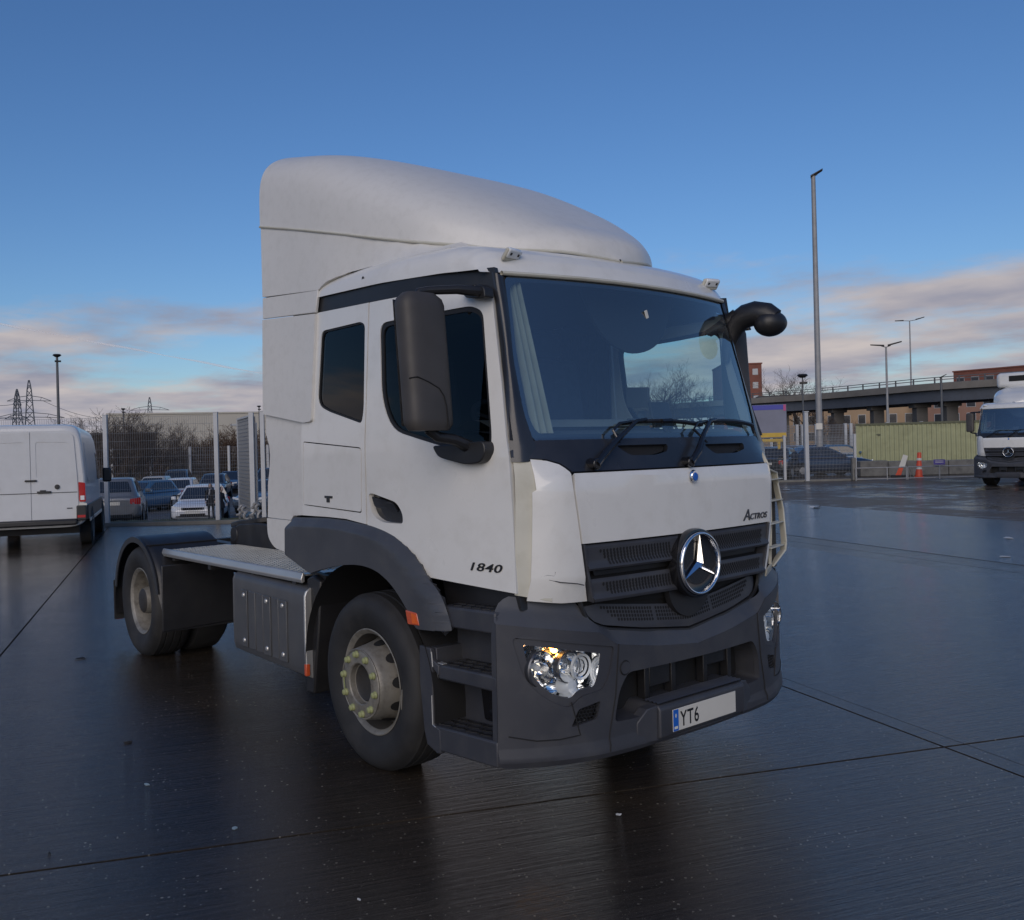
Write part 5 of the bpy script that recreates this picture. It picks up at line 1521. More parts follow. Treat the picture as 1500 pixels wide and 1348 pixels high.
    sheet('air_intake', arcpoly([(-.62, .30), (.62, .30), (.55, .42), (-.55, .42)], .03), [], lambda y, z: (Lc/2*.985-.07*abs(y)**2.5+.040, y, (z+.05)*sc), 'dark_void', car, step=.15, thick=.03, out=(1, 0, 0), bevel=0)
    m_ = MB(); m_.box((Lc/2*.998+.025, 0, .525*sc), (.02, .52, .11)); m_.build('number_plate', 'plate_white', car)
    m_ = MB(); m_.box((-Lc/2*.998-.005, 0, .72*sc), (.02, .52, .11)); m_.build('number_plate', 'plate_white', car)
    m_ = MB(); m_.prism([(-.6, .30), (.6, .30), (.58, .40), (-.58, .40)], lambda a, b: (-Lc/2*.985, a, b), (-.03, 0, 0)); m_.build('rear_valance', 'car_black', car)
    wb_ = .305*Lc
    for x in (-wb_, wb_):
        for sg in (-1, 1):
            y = sg*(Wc/2-.10)
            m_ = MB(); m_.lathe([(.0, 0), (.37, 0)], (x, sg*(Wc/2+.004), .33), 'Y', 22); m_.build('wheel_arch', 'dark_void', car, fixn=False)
            m_ = MB(); m_.lathe([(.20, sg*.09), (.29, sg*.115), (.318, sg*.08), (.318, -sg*.08), (.2, -sg*.1)], (x, y+sg*.0, .318), 'Y', 26); wh = m_.build('wheel', 'rubber', car)
            m_ = MB(); m_.lathe([(.205, sg*.115), (.19, sg*.10), (.06, sg*.118), (0, sg*.12)], (x, y, .318), 'Y', 20); m_.build('rim', 'galv', wh)
    # shadowed underside
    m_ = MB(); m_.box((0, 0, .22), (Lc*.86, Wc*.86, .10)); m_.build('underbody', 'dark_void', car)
    return car
GP = 'cars parked in the sunken car park behind the left fence'
def park(kind, paint, label, u, d, turn, group=GP, z=None):
    return make_car(kind, paint, label, sight(u, d, park_z(d) if z is None else z), toward(u)+R(turn), group)
park('hatch', 'car_white', 'white hatchback facing the fence, nearest whole car behind the dark figures', 293, 34.4, -9)
park('hatch', 'car_white', 'white hatchback half hidden behind the nearer white one', 262, 45, -10)
park('hatch', 'car_pale', 'pale beige car behind the fence, left of the white hatchbacks', 224, 50, -14)
park('hatch', 'car_blue', 'small bright blue car glimpsed beside the silver one', 207, 42, -40)
park('hatch', 'car_silver', 'dark silver hatchback seen from behind between the van and the fence post', 167, 27.5, 176)
park('suv', 'car_slate', 'tall slate blue off-roader in the back row behind the white cars', 258, 57, -6)
park('saloon', 'car_navy', 'dark blue car in the back row right of the fence post', 338, 60, -12)
park('hatch', 'car_slate', 'slate coloured car whose roof shows over the white hatchback', 312, 53, -8)
park('saloon', 'car_slate', 'slate blue saloon next to the open gate, partly behind the cab', 395, 40, -25)
park('suv', 'car_navy', 'navy off-roader in the back row beyond the open gate', 394, 55, -10)
GR_ = 'cars parked behind the far fence on the right'
park('saloon', 'car_black', 'dark saloon with a red tail lamp behind the far fence, next to the white cab', 1142, 42, 165, GR_, 0)
park('saloon', 'car_navy', 'dark blue saloon parked behind the tall lamp post', 1203, 42.5, 118, GR_, 0)
park('saloon', 'car_slate', 'slate saloon in the second row left of the white post', 1128, 49, 150, GR_, 0)
park('hatch', 'car_silver', 'silver hatchback in the second row behind the white post', 1166, 51, 160, GR_, 0)
park('saloon', 'car_blue', 'blue saloon behind the lamp post, against the green container', 1240, 50, 95, GR_, 0)
park('hatch', 'car_navy', 'navy hatchback in the second row behind the lamp post', 1204, 52.5, 170, GR_, 0)

# ------------------------------------------------------------------ the white van
pm('van_white', (.58, .59, .60), .32, coat=.4, var=.03, dirt=(.45, .43, .40), dscale=1.5, damt=.3)
def make_van():
    hd = math.atan2(TH.y, TH.x)
    # rear right corner of the van stands at the sighted column 125, 17.8 m off
    rc = sight(125, 17.9)
    fwd = Vector((math.cos(hd), math.sin(hd), 0)); lf = Vector((-fwd.y, fwd.x, 0))
    v = empty('white_van', 'white high-roof panel van seen from behind at the left edge, beside the fence', 'van', rc+lf*1.02, hd)
    Wd, Ln, Ht = 2.04, 4.75, 2.50
    # body: section lofted along x (0 = rear)
    sx = [0, .02, .06, .3, 3.0, 3.35, 3.75, 4.2, 4.55, 4.72, 4.75]
    st = [2.36, 2.42, 2.47, 2.50, 2.46, 2.38, 2.0, 1.36, 1.18, .95, .8]
    sw = [.955, .985, 1.0, 1.0, 1.0, 1.0, .985, .96, .90, .78, .66]
    def body(u, t):
        x = ip(t, [i/10 for i in range(11)], sx)
        h = lerp(x, sx, st); w = lerp(x, sx, sw)*Wd/2; b = .42
        a = 2*math.pi*u; cy, sz = math.cos(a), math.sin(a)
        y = math.copysign(abs(cy)**.22, cy)*w; z = (b+h)/2+math.copysign(abs(sz)**.22, sz)*(h-b)/2
        y *= 1-.10*clamp((z-1.25)/1.25)
        return (x, y, z)
    m_ = MB(); m_.grid(56, 40, body, closed_u=True)
    for t in (0, 1):
        k = len(m_.v); m_.v += [body(i/56, t) for i in range(56)]; m_.f.append(tuple(range(k, k+56)))
    m_.build('body', 'van_white', v, sharp=45)
    wv = lambda z: Wd/2*(1-.10*clamp((z-1.25)/1.25))
    for sg in (-1, 1):
        # rear doors, two leaves with a gap
        dpoly = arcpoly([(sg*.006, .52), (sg*.80, .52), (sg*.87, .75), (sg*.86, 1.35), (sg*.80, 2.30), (sg*.006, 2.34)], [.01, .06, .05, .2, .10, .01])
        rec = arcpoly([(sg*.10, 1.42), (sg*.74, 1.42), (sg*.71, 2.12), (sg*.10, 2.14)], .06)
        dr = sheet('rear_door', dpoly, [rec], lambda y, z: (-.022-.0*z, y, z), 'van_white', v, step=.3, thick=.02, out=(-1, 0, 0), bevel=.008)
        sheet('door_panel', rec, [], lambda y, z: (-.014, y, z), 'van_white', dr, step=.3, thick=.01, out=(-1, 0, 0), bevel=.004)
        m_ = MB(); m_.lathe([(0, -.03), (.045, -.028), (.05, 0)], (-.022, -sg*-.0 + sg*(.48 if sg < 0 else .62), 1.235), 'X', 18); m_.build('door_stop', 'black_plastic', dr)
        tl = sheet('tail_lamp', arcpoly([(sg*.885, .92), (sg*1.005, .92), (sg*1.0, 1.30), (sg*.875, 1.32)], .02), [], lambda y, z: (-.030+.10*max(0, abs(y)-.96), y, z), 'red_lens', v, step=.06, thick=.05, out=(-1, 0, 0), bevel=.008)
        m_ = MB(); m_.box((-.033, sg*.945, 1.00), (.01, .075, .085)); m_.build('reversing_lens', 'clear_lens', tl)
        m_ = MB(); m_.box((-.035, sg*.955, .865), (.05, .15, .05)); m_.build('lamp_step', 'plate_white', v, bevel=.006)
        m_ = MB(); m_.box((-.06, sg*.93, .70), (.16, .19, .30)); m_.build('bumper_corner', 'black_plastic', v, bevel=.02)
        m_ = MB(); m_.box((-.143, sg*.93, .635), (.01, .15, .05)); m_.build('rear_reflector', 'red_lens', v)
        # side rubbing strip, sill and wheels
        m_ = MB(); m_.box((2.0, sg*(Wd/2+.008), .70), (3.8, .03, .30)); m_.build('side_moulding', 'black_plastic', v, bevel=.01)
        m_ = MB(); m_.box((2.0, sg*(Wd/2+.026), .53), (3.2, .02, .07)); m_.build('sill_strip', 'silver_edge', v, bevel=.006)
        for x in (.95, 3.95):
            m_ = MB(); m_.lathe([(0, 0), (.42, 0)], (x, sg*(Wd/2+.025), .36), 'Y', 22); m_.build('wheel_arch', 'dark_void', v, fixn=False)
            m_ = MB(); m_.lathe([(.2, sg*.03), (.31, sg*.045), (.345, sg*.01), (.345, -sg*.2), (.2, -sg*.22)], (x, sg*(Wd/2-.0), .345), 'Y', 28); wh = m_.build('wheel', 'rubber', v)
            m_ = MB(); m_.lathe([(.215, sg*.042), (.19, sg*.02), (.05, sg*.03), (0, sg*.03)], (x, sg*Wd/2, .345), 'Y', 20); m_.build('rim', 'galv_dark', wh)
        m_ = MB(); m_.box((3.55, sg*(Wd/2+.17), 1.38), (.12, .20, .34)); m_.build('wing_mirror', 'black_plastic', v, bevel=.04)
        sheet('cab_window', arcpoly([(2.95, 1.30), (3.75, 1.28), (3.45, 1.85), (3.0, 1.92)], .05), [], lambda x, z: (x, sg*(wv(z)+.004), z), 'car_glass', v, step=.3, thick=.006, out=(0, sg, 0), bevel=0)
        sheet('side_panel', arcpoly([(.45, 1.32), (2.75, 1.32), (2.75, 2.1), (.45, 2.12)], .08), [], lambda x, z: (x, sg*(wv(z)+.005), z), 'van_white', v, step=.4, thick=.006, out=(0, sg, 0), bevel=.002)
    m_ = MB(); m_.box((-.045, -.24, 1.135), (.03, .26, .045)); m_.box((-.05, -.22, 1.165), (.02, .11, .03)); m_.build('door_handle', 'black_plastic', v, bevel=.008)
    m_ = MB(); m_.box((-.04, 0, 1.37), (.03, .22, .035)); m_.build('stop_lamp', 'black_plastic', v, bevel=.008)
    m_ = MB(); m_.box((-.026, 0, 1.12), (.006, 1.70, .014)); m_.build('door_crease', 'board_grey', v)
    m_ = MB(); m_.box((-.08, 0, .53), (.20, 1.70, .12)); m_.build('rear_bumper', 'black_plastic', v, bevel=.03)
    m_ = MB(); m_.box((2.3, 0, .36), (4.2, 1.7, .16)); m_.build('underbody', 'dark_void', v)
    m_ = MB(); m_.box((-.03, -.70, .80), (.006, .10, .02)); m_.build('model_badge', 'badge_dark', v)
    return v
make_van()

# ------------------------------------------------------------------ people behind the fence
pm('coat_black', (.012, .014, .020), .85, var=.2, vscale=8)
pm('skin', (.42, .30, .25), .6, var=.05)
pm('hair_dark', (.02, .015, .012), .7)
pm('scarf_pale', (.42, .42, .44), .8)
def person(label, loc, heading, height, lean=0.0, arm=0.0, scarf=True):
    T = empty('person', label, 'person', loc, heading)
    k = height/1.75
    def skin(name, nodes, edges, mat, parent, root=0, sub=2):
        me = bpy.data.meshes.new(name)
        me.from_pydata([Vector(n[0])*k for n in nodes], edges, [])
        o = bpy.data.objects.new(name, me); link(o, parent)
        o.modifiers.new('skin', 'SKIN')
        for i, n in enumerate(nodes):
            r = n[1] if isinstance(n[1], tuple) else (n[1], n[1])
            me.skin_vertices[0].data[i].radius = (r[0]*k, r[1]*k)
        me.skin_vertices[0].data[root].use_root = True
        s_ = o.modifiers.new('sub', 'SUBSURF'); s_.levels = sub; s_.render_levels = sub
        me.materials.append(M[mat])
        return o
    # x forward, y left
    N = [((0, 0, .95), (.15, .12)), ((0, 0, 1.15), (.14, .11)), ((.01+lean*.3, 0, 1.32), (.17, .12)), ((.01+lean*.5, 0, 1.45), (.10, .08)), ((.03+lean*.7, 0, 1.54), .055),
         ((0, .10, .88), .095), ((.04, .11, .50), .065), ((0, .11, .10), .045), ((.10, .12, .04), .045),
         ((0, -.10, .88), .095), ((.02, -.11, .50), .065), ((-.04, -.11, .10), .045), ((.06, -.12, .04), .045),
         ((0, .19, 1.40), .065), ((-.02, .25, 1.14), .052), ((.10+arm, .22, .94), .040),
         ((0, -.19, 1.40), .065), ((-.02, -.25, 1.14), .052), ((.08, -.23, .92), .040)]
    E_ = [(0, 1), (1, 2), (2, 3), (3, 4), (0, 5), (5, 6), (6, 7), (7, 8), (0, 9), (9, 10), (10, 11), (11, 12), (2, 13), (13, 14), (14, 15), (2, 16), (16, 17), (17, 18)]
    skin('body', N, E_, 'coat_black', T)
    hx = .05+lean
    m_ = MB()
    def head(u, v):
        a = 2*math.pi*u; ph = math.pi*v
        r = math.sin(ph); z = 1.645+.125*math.cos(ph)
        x, y = math.cos(a)*r*.095, math.sin(a)*r*.078
        if x > 0 and abs(y) < .02 and .42 < v < .62: x += .018
        if z < 1.58: x *= .92; y *= .85
        return ((hx+x)*k, y*k, z*k)
    m_.grid(20, 15, head, closed_u=True)
    hd = m_.build('head', 'skin', T, sharp=60, merge=.0008)
    m_ = MB()
    def hair(u, v):
        a = R(50)+R(260)*u; ph = R(5)+R(110)*v
        r = math.sin(ph)
        return ((hx-.008+math.cos(a)*r*.106)*k, math.sin(a)*r*.092*k, (1.652+.134*math.cos(ph))*k)
    m_.grid(18, 10, hair).build('hair', 'hair_dark', hd, sharp=60)
    m_ = MB()
    for sy in (-1, 1): m_.box(((hx+.088)*k, sy*.03*k, 1.66*k), (.01*k, .022*k, .012*k))
    m_.box(((hx+.088)*k, 0, 1.585*k), (.01*k, .045*k, .010*k)); m_.build('face_mark', 'hair_dark', hd)
    for sy in (-1, 1):
        m_ = MB(); m_.box((hx*k, sy*.080*k, 1.64*k), (.03*k, .014*k, .05*k)); m_.build('ear', 'skin', hd, bevel=.005)
        # hand: palm, four fingers and a thumb
        wr = Vector((.10+arm, .22, .94)) if sy > 0 else Vector((.08, -.23, .92))
        pn = [(tuple(wr), .026), (tuple(wr+Vector((.015, 0, -.045))), (.032, .020)), (tuple(wr+Vector((.025, 0, -.085))), (.034, .016))]
        pe = [(0, 1), (1, 2)]
        for q in range(4):
            b = wr+Vector((.025-.012+.012*q, 0, -.085)); ln = (.065, .078, .075, .058)[q]
            i = len(pn); pn += [(tuple(b+Vector((.006, -sy*.006, -ln*.5))), .0085), (tuple(b+Vector((.010, -sy*.022, -ln))), .007)]; pe += [(2, i), (i, i+1)]
        i = len(pn); pn += [(tuple(wr+Vector((.045, -sy*.01, -.055))), .010), (tuple(wr+Vector((.062, -sy*.02, -.085))), .008)]; pe += [(1, i), (i, i+1)]
        skin('hand', pn, pe, 'skin', T, 0, 1)
    if scarf:
        m_ = MB(); m_.tube([(.10*k+lean*.6*k, -.03*k, 1.48*k), (.135*k+lean*.45*k, -.02*k, 1.38*k), (.14*k+lean*.3*k, -.045*k, 1.27*k), (.135*k, -.05*k, 1.22*k)], [.02*k, .024*k, .03*k, .02*k], 7)
        m_.tube([(.06*k+lean*.6*k, .06*k, 1.51*k), (.11*k+lean*.6*k, .02*k, 1.49*k), (.10*k+lean*.6*k, -.04*k, 1.49*k)], .02*k, 7); m_.build('scarf', 'scarf_pale', T)
    m_ = MB()
    def hem(u, v):
        a = 2*math.pi*u
        return ((math.cos(a)*(.16+.05*v))*k, math.sin(a)*(.21+.04*v)*k, (.98-.30*v)*k)
    m_.grid(20, 5, hem, closed_u=True).build('coat_skirt', 'coat_black', T, sharp=60)
    return T
d = 26.5
person('person in a long black coat with a pale scarf, left of the fence post', sight(307, d, park_z(d)), toward(307)+R(-12), level(307, 709, d)-park_z(d), 0.03, .05)
d = 27.5
person('shorter person in a dark jacket right of the fence post, half turned away', sight(321, d, park_z(d)), toward(321)+R(35), level(321, 714, d)-park_z(d), .05, .12, False)
# ------------------------------------------------------------------ right hand side: container, barrier, second truck
pm('container_green', (.33, .34, .19), .55, var=.10, vscale=1.2, rvar=.1, dirt=(.10, .095, .045), dscale=1.1, damt=.45)
pm('container_edge', (.10, .105, .06), .6, var=.2, vscale=4)
pm('block_concrete', (.17, .165, .15), .85, var=.2, vscale=2.5, bump=.3, bscale=30, dirt=(.05, .05, .045), damt=.6)
pm('cone_orange', (.62, .075, .025), .5, var=.1)
pm('sign_purple', (.07, .05, .26), .5)
def face(u): return toward(u)+math.pi/2          # rotation that turns local -y to the camera
ct = empty('shipping_container', 'pale green corrugated shipping container behind the low wall', 'container', sight(1345, 47.6), face(1345))
CL, CH, CWd = 6.06, 2.56, 2.44
def corr(u, v):
    n_ = 26; per = 1/n_
    k = u*n_; f = k-int(k)
    o = .0 if f < .32 else (f-.32)/.14*.036 if f < .46 else .036 if f < .82 else (1-(f-.82)/.18)*.036
    return (-CL/2+.12+(CL-.24)*u, .02+o, .14+(CH-.26)*v)
m_ = MB(); us = [(i+f)/26 for i in range(26) for f in (0, .32, .46, .82)]+[1.0]
vs_ = [corr(min(u, .99999), v) for v in (0, 1) for u in us]; n_ = len(us)
m_.add(vs_, [(i, i+1, n_+i+1, n_+i) for i in range(n_-1)]); q = m_.build('corrugated_wall', 'container_green', ct, sharp=15)
for nm, c, s_ in (('top_rail', (0, .05, CH-.06), (CL, .10, .12)), ('bottom_rail', (0, .05, .07), (CL, .12, .14)), ('corner_post', (-CL/2+.07, .06, CH/2), (.14, .14, CH)), ('corner_post', (CL/2-.07, .06, CH/2), (.14, .14, CH))):
    m_ = MB(); m_.box(c, s_); m_.build(nm, 'container_green' if 'post' in nm else 'container_edge', ct, bevel=.01)
for x in (-CL/2+.08, CL/2-.08):
    for z in (.06, CH-.05):
        m_ = MB(); m_.box((x, .05, z), (.18, .16, .13)); m_.build('corner_casting', 'container_edge', ct, bevel=.008)
m_ = MB(); m_.box((0, CWd/2+.06, CH/2), (CL-.05, CWd-.05, CH-.10)); m_.build('shell', 'container_edge', ct)
m_ = MB(); m_.prism([(-2.05, 1.93), (-1.93, 1.99), (-1.80, 1.97), (-1.78, 1.90), (-1.90, 1.86)], lambda a, b: (a, .0195, b), (0, .004, 0)); m_.build('rust_mark', 'container_edge', ct)
m_ = MB(); m_.box((-CL/2-.04, .5, .62), (.05, .25, .22)); m_.build('lock_box', 'plate_white', ct)
# low concrete wall of blocks
for i, (u0, u1, hgt, mt) in enumerate(((1256, 1296, .72, 'block_concrete'), (1297, 1338, .68, 'block_concrete'), (1339, 1384, .66, 'block_concrete'), (1385, 1432, .66, 'block_concrete'))):
    a, b = sight(u0, 41), sight(u1, 41)
    m_ = MB(); m_.bar((a.x, a.y, hgt/2), (b.x, b.y, hgt/2), .55, hgt)
    lab = ('concrete block at the left end of the low wall, below the container edge', 'second concrete block of the low wall, behind the orange folded sign', 'concrete block of the low wall behind the purple sign', 'concrete block at the right end of the low wall beside the other truck')[i]
    tag(m_.build('concrete_block', mt, bevel=.03), lab, 'block', 'concrete blocks of the low wall')
# tubular barrier
def rail(label, u0, u1, d, posts, zt, zl=.05):
    b_ = empty('pipe_barrier', label, 'barrier', sight(u0, d))
    o = sight(u0, d); A = Vector((0, 0, 0)); B = sight(u1, d)-o
    for z in (zt, zl):
        m_ = MB(); m_.tube([(A.x, A.y, z), (B.x, B.y, z)], .026, 8); m_.build('rail', 'galv', b_)
    for t in posts:
        p = A.lerp(B, t); m_ = MB(); m_.tube([(p.x, p.y, -.02), (p.x, p.y, zt)], .026, 8); m_.build('upright', 'galv', b_)
    return b_
zt = level(1340, 684, 37.2)
rail('galvanised pipe barrier in front of the left half of the low wall', 1253, 1327, 37.2, (0, .62, 1), zt)
rail('galvanised pipe barrier in front of the right half of the low wall', 1329, 1427, 37.2, (0, 1), zt)
m_ = MB(); p = sight(1249.5, 37.4); m_.box((p.x, p.y, .48), (.20, .16, .96), rz=VIEW); tag(m_.build('bollard', 'kerb', bevel=.02), 'short square concrete bollard at the left end of the pipe barrier', 'bollard')
p = sight(1375.5, 37.0)
sg_ = empty('small_sign', 'small purple sign on a thin post behind the pipe barrier', 'sign', p, face(1375))
m_ = MB(); m_.tube([(0, 0, -.02), (0, 0, .62)], .025, 8); m_.build('post', 'galv', sg_)
m_ = MB(); m_.box((0, -.03, .70), (.42, .02, .22)); pl = m_.build('sign_plate', 'sign_purple', sg_, bevel=.004)
for z in (.745, .69):
    m_ = MB(); m_.box((0, -.0415, z), (.30, .004, .018)); m_.build('print_line', 'plate_white', pl)
# folded A-frame road sign, cones
p = sight(1326, 38.6)
fs = empty('road_sign', 'folded orange and white road sign leaning in a heap by the barrier', 'sign', p, face(1326))
m_ = MB(); m_.prism([(-.46, .0), (-.06, .90), (.04, .88), (-.22, .0)], lambda a, b: (a, -.05, b), (0, .05, 0)); m_.build('panel', 'cone_orange', fs, bevel=.004)
m_ = MB(); m_.prism([(-.26, .50), (-.08, 1.02), (.10, .96), (-.04, .44)], lambda a, b: (a, -.09, b), (0, .03, 0)); m_.build('white_panel', 'plate_white', fs, bevel=.004)
for (a, b) in (((-.30, .0), (.06, .84)), ((.34, .0), (.02, .84)), ((.18, .0), (.06, .7)), ((-.12, 0), (.10, .55))):
    m_ = MB(); m_.bar((a[0], .02, a[1]), (b[0], -.02, b[1]), .045); m_.build('leg', 'kerb', fs)
m_ = MB(); m_.box((-.28, .0, .06), (.60, .40, .12)); m_.build('foot_weight', 'rubber', fs, bevel=.03)
def cone(label, u, d, hgt, lean=0):
    c = empty('traffic_cone', label, 'cone', sight(u, d), face(u), 'traffic cones beside the low wall')
    c.rotation_euler = (0, R(lean), face(u))
    m_ = MB(); m_.lathe([(.20, 0), (.20, .04), (.15, .06), (.13, .30), (.115, .32), (.11, .62), (.095, .64), (.085, hgt-.03), (.06, hgt), (0, hgt)], (0, 0, 0), 'Z', 20); m_.build('body', 'cone_orange', c, sharp=40)
    for z, r in ((.42, .1165), (.80, .099)):
        m_ = MB(); m_.lathe([(r, z-.05), (r-.003, z+.05)], (0, 0, 0), 'Z', 20); m_.build('band', 'plate_white', c)
    return c
cone('tall orange traffic cylinder with pale bands standing by the low wall', 1345, 38.4, 1.10, 2)
p = sight(1316, 39.4)

# the second tractor unit, nose towards us
t2 = dup(truck, None, skip=('roof_spoiler', 'side_fairing', 'number_plate', 'spoiler_lip', 'spoiler_rim', 'rear_corner_panel', 'fairing_rear_wall', 'model_number', 'tread_grip', 'deck_lozenge', 'tyre_lug', 'air_duct', 'curtain', 'scratch', 'cab_skirt', 'coiled_hose', 'glass_sticker', 'lamp_filament', 'indicator_bulb'))
t2['label'] = 'second white tractor unit with a refrigeration unit above its cab, cut by the right edge'
t2['category'] = 'truck'
e2 = sight(1477, 29.9)
h2 = toward(1477)-R(17)
t2.rotation_euler = (0, 0, h2)
off = Matrix.Rotation(h2, 3, 'Z') @ Vector((1.42, 0, 0))
t2.location = e2-off
def cpd(y, z):
    return None
m_ = MB()
for sg in (1,):
    pass
CP2 = [(.802, 1.692), (.806, 1.60), (.773, 1.343), (.740, 1.15), (.707, 1.062), (.85, 1.066), (.985, 1.082), (.972, 1.30), (.955, 1.60), (.950, 1.756), (.885, 1.747), (.835, 1.728), (.815, 1.710)]
sheet('corner_deflector', CP2, [], lambda y, z: (xf(y, z)+.01, y, z), 'white_paint', t2, step=(.045, .08), thick=.022, out=(1, .7, 0), bevel=.006)
def defl(u, v):
    a = math.pi*u; x = .78-1.5*(1-(1-v)**1.5)
    t = clamp(v*1.6)
    w = lerp(v, [0, .05, .2, .5, 1], [.05, .45, .75, .92, .98]); h = lerp(v, [0, .05, .2, .5, 1], [2.90, 3.02, 3.22, 3.42, 3.52])
    cs, sn = math.cos(a), abs(math.sin(a))
    return (x, -w*math.copysign(abs(cs)**.5, cs), 2.86+(h-2.86)*sn**.5)
MB().grid(41, 26, defl).build('roof_deflector', 'white_paint', t2, sharp=60)
m_ = MB(); m_.box((-1.0, 0, 3.72), (.60, 2.0, .56)); rf = m_.build('refrigeration_unit', 'white_paint', t2, bevel=.14, seg=4)
m_ = MB(); m_.box((-.695, 0, 3.78), (.02, 1.15, .20)); m_.build('cooling_grille', 'dark_void', rf, bevel=.05)
m_ = MB(); m_.box((-.95, 0, 3.38), (.5, 1.7, .16)); m_.build('unit_mount', 'steel_dark', t2)

# ------------------------------------------------------------------ lamp posts and poles
def lamp(name, label, u, d, vtop, base=0.0, r0=.09, r1=.05, heads='one', group=None, mat='galv'):
    h = level(u, vtop, d)-base
    p = empty(name, label, 'lamp post', sight(u, d, base), face(u), group)
    m_ = MB(); m_.tube([(0, 0, -.1), (0, 0, 1.2), (0, 0, 1.22), (0, 0, h*.5), (0, 0, h)], [r0*1.25, r0*1.22, r0, (r0+r1)/2, r1], 12); m_.build('pole', mat, p)
    if heads == 'one':
        m_ = MB(); m_.bar((0, 0, h-.02), (.18, -.05, h+.04), .05); m_.build('bracket', 'galv_dark', p)
        m_ = MB(); m_.prism([(-.12, -.10), (.42, .20), (.44, .26), (-.12, .0)], lambda a, b: (a, -.17, h+b+.02), (0, .34, 0)); m_.build('lamp_head', 'steel_dark', p, bevel=.02)
    elif heads == 'twin':
        for sx in (-1, 1):
            m_ = MB(); m_.bar((0, 0, h-.05), (sx*.35, 0, h+.08), .06); m_.build('arm', 'galv_dark', p)
            m_ = MB(); m_.prism([(.12, .05), (1.15, .20+.10*(sx > 0)), (1.15, .26+.12*(sx > 0)), (.12, .16)], lambda a, b: (sx*a, -.18, h+b), (0, .36, 0)); m_.build('lamp_head', 'steel_dark', p, bevel=.02)
    elif heads == 'wide':
        for sx in (-1, 1):
            m_ = MB(); m_.tube([(0, 0, h-.02), (sx*.7, 0, h+.06)], .035, 6); m_.build('arm', 'galv_dark', p)
            m_ = MB(); m_.prism([(.6, .02), (1.5, .08+.18*(sx > 0)), (1.5, .15+.18*(sx > 0)), (.6, .14)], lambda a, b: (sx*a, -.14, h+b), (0, .28, 0)); m_.build('lamp_head', 'steel_dark', p, bevel=.02)
    elif heads == 'small':
        m_ = MB(); m_.lathe([(0, .12), (.22, .10), (.30, .02), (.14, -.10), (0, -.12)], (0, 0, h+.05), 'Z', 14); m_.build('lamp_head', 'steel_dark', p)
        m_ = MB(); m_.box((.05, -.02, h-.35), (.42, .18, .12)); m_.build('camera_box', 'steel_dark', p, bevel=.02)
    elif heads == 'flood':
        for sx in (-1, 0, 1):
            m_ = MB(); m_.box((sx*.28, -.05, h+.05), (.24, .22, .26), m=Matrix.Rotation(R(-25), 3, 'X')); m_.build('lamp_head', 'steel_dark', p, bevel=.02)
        m_ = MB(); m_.bar((-.36, 0, h-.35), (.36, 0, h-.35), .06); m_.build('cross_arm', 'galv_dark', p)
        m_ = MB(); m_.box((.1, -.05, h-.45), (.3, .25, .16)); m_.build('camera_box', 'steel_dark', p)
    return p
pt = lamp('lamp_post', 'very tall grey lamp post with one angled lamp head, rising behind the far fence', 1201, 43.5, 258, 0, .155, .10, 'one')
m_ = MB(); m_.box((0, 0, .02), (.6, .6, .10)); m_.build('foundation', 'kerb', pt)
m_ = MB(); m_.box((0, -.18, 2.4), (.28, .06, .30)); m_.build('small_notice', 'plate_white', pt)
lamp('lamp_post', 'twin-headed lamp post rising behind the green container', 1301.5, 72, 508, 0, .11, .07, 'twin')
lamp('lamp_post', 'twin-armed street lamp standing on the overpass', 1337, 101, 470, 6.7, .09, .06, 'wide')
lamp('lamp_post', 'dark floodlight column above the white van, far left', 87, 62, 522, -.85, .12, .08, 'small', mat='galv_dark')
lamp('lamp_post', 'short dark post with a small head against the overpass', 1381, 78, 553, 0, .10, .09, 'one', mat='galv_dark')
lamp('camera_pole', 'slim camera pole just left of the tall lamp post', 1178, 50, 552, 0, .05, .035, 'small', mat='galv_dark')
lamp('lamp_post', 'distant small floodlight column among the bare trees', 182, 110, 600, -.85, .10, .08, 'small', mat='galv_dark')
lamp('lamp_post', 'distant small floodlight column beside the rear of the cab', 381, 120, 596, -.85, .10, .08, 'small', mat='galv_dark')

# yellow height barrier and the sign above it
pm('yellow_paint', (.50, .33, .04), .5, var=.1)
pm('sign_face', (.16, .17, .23), .5, var=.15, vscale=1.0)
pm('sign_blue', (.03, .04, .32), .45)
pm('sign_pink', (.42, .06, .20), .5)
gy = empty('height_barrier', 'yellow height barrier frame behind the far fence, beside the cab', 'barrier', sight(1149, 40.5), face(1149))
zb = level(1149, 645, 40.5)
for x in (0, -3.2):
    m_ = MB(); m_.box((x, 0, zb/2), (.13, .13, zb)); m_.build('upright', 'yellow_paint', gy, bevel=.01)
m_ = MB(); m_.box((-1.6, 0, zb), (3.35, .13, .14)); m_.build('crossbar', 'yellow_paint', gy, bevel=.01)
m_ = MB(); m_.box((-.22, -.02, zb-.22), (.12, .1, .36)); m_.build('hanger', 'yellow_paint', gy)
sn = empty('site_sign', 'grey site sign with blue top edge and pink corner above the yellow barrier', 'sign', sight(1127, 40.9), face(1127))
z0_, z1_ = level(1127, 642, 40.9), level(1127, 593, 40.9)
m_ = MB(); m_.box((0, 0, (z0_+z1_)/2), (1.55, .05, z1_-z0_)); m_.build('sign_board', 'sign_face', sn, bevel=.02)
m_ = MB(); m_.box((-.06, -.030, z1_-.13), (1.40, .012, .22)); m_.build('blue_strip', 'sign_blue', sn)
m_ = MB(); m_.box((.70, -.030, z1_-.16), (.11, .012, .28)); m_.build('pink_strip', 'sign_pink', sn)
m_ = MB(); m_.box((0, -.030, z0_+.14), (1.50, .012, .20)); m_.build('yellow_strip', 'yellow_paint', sn)
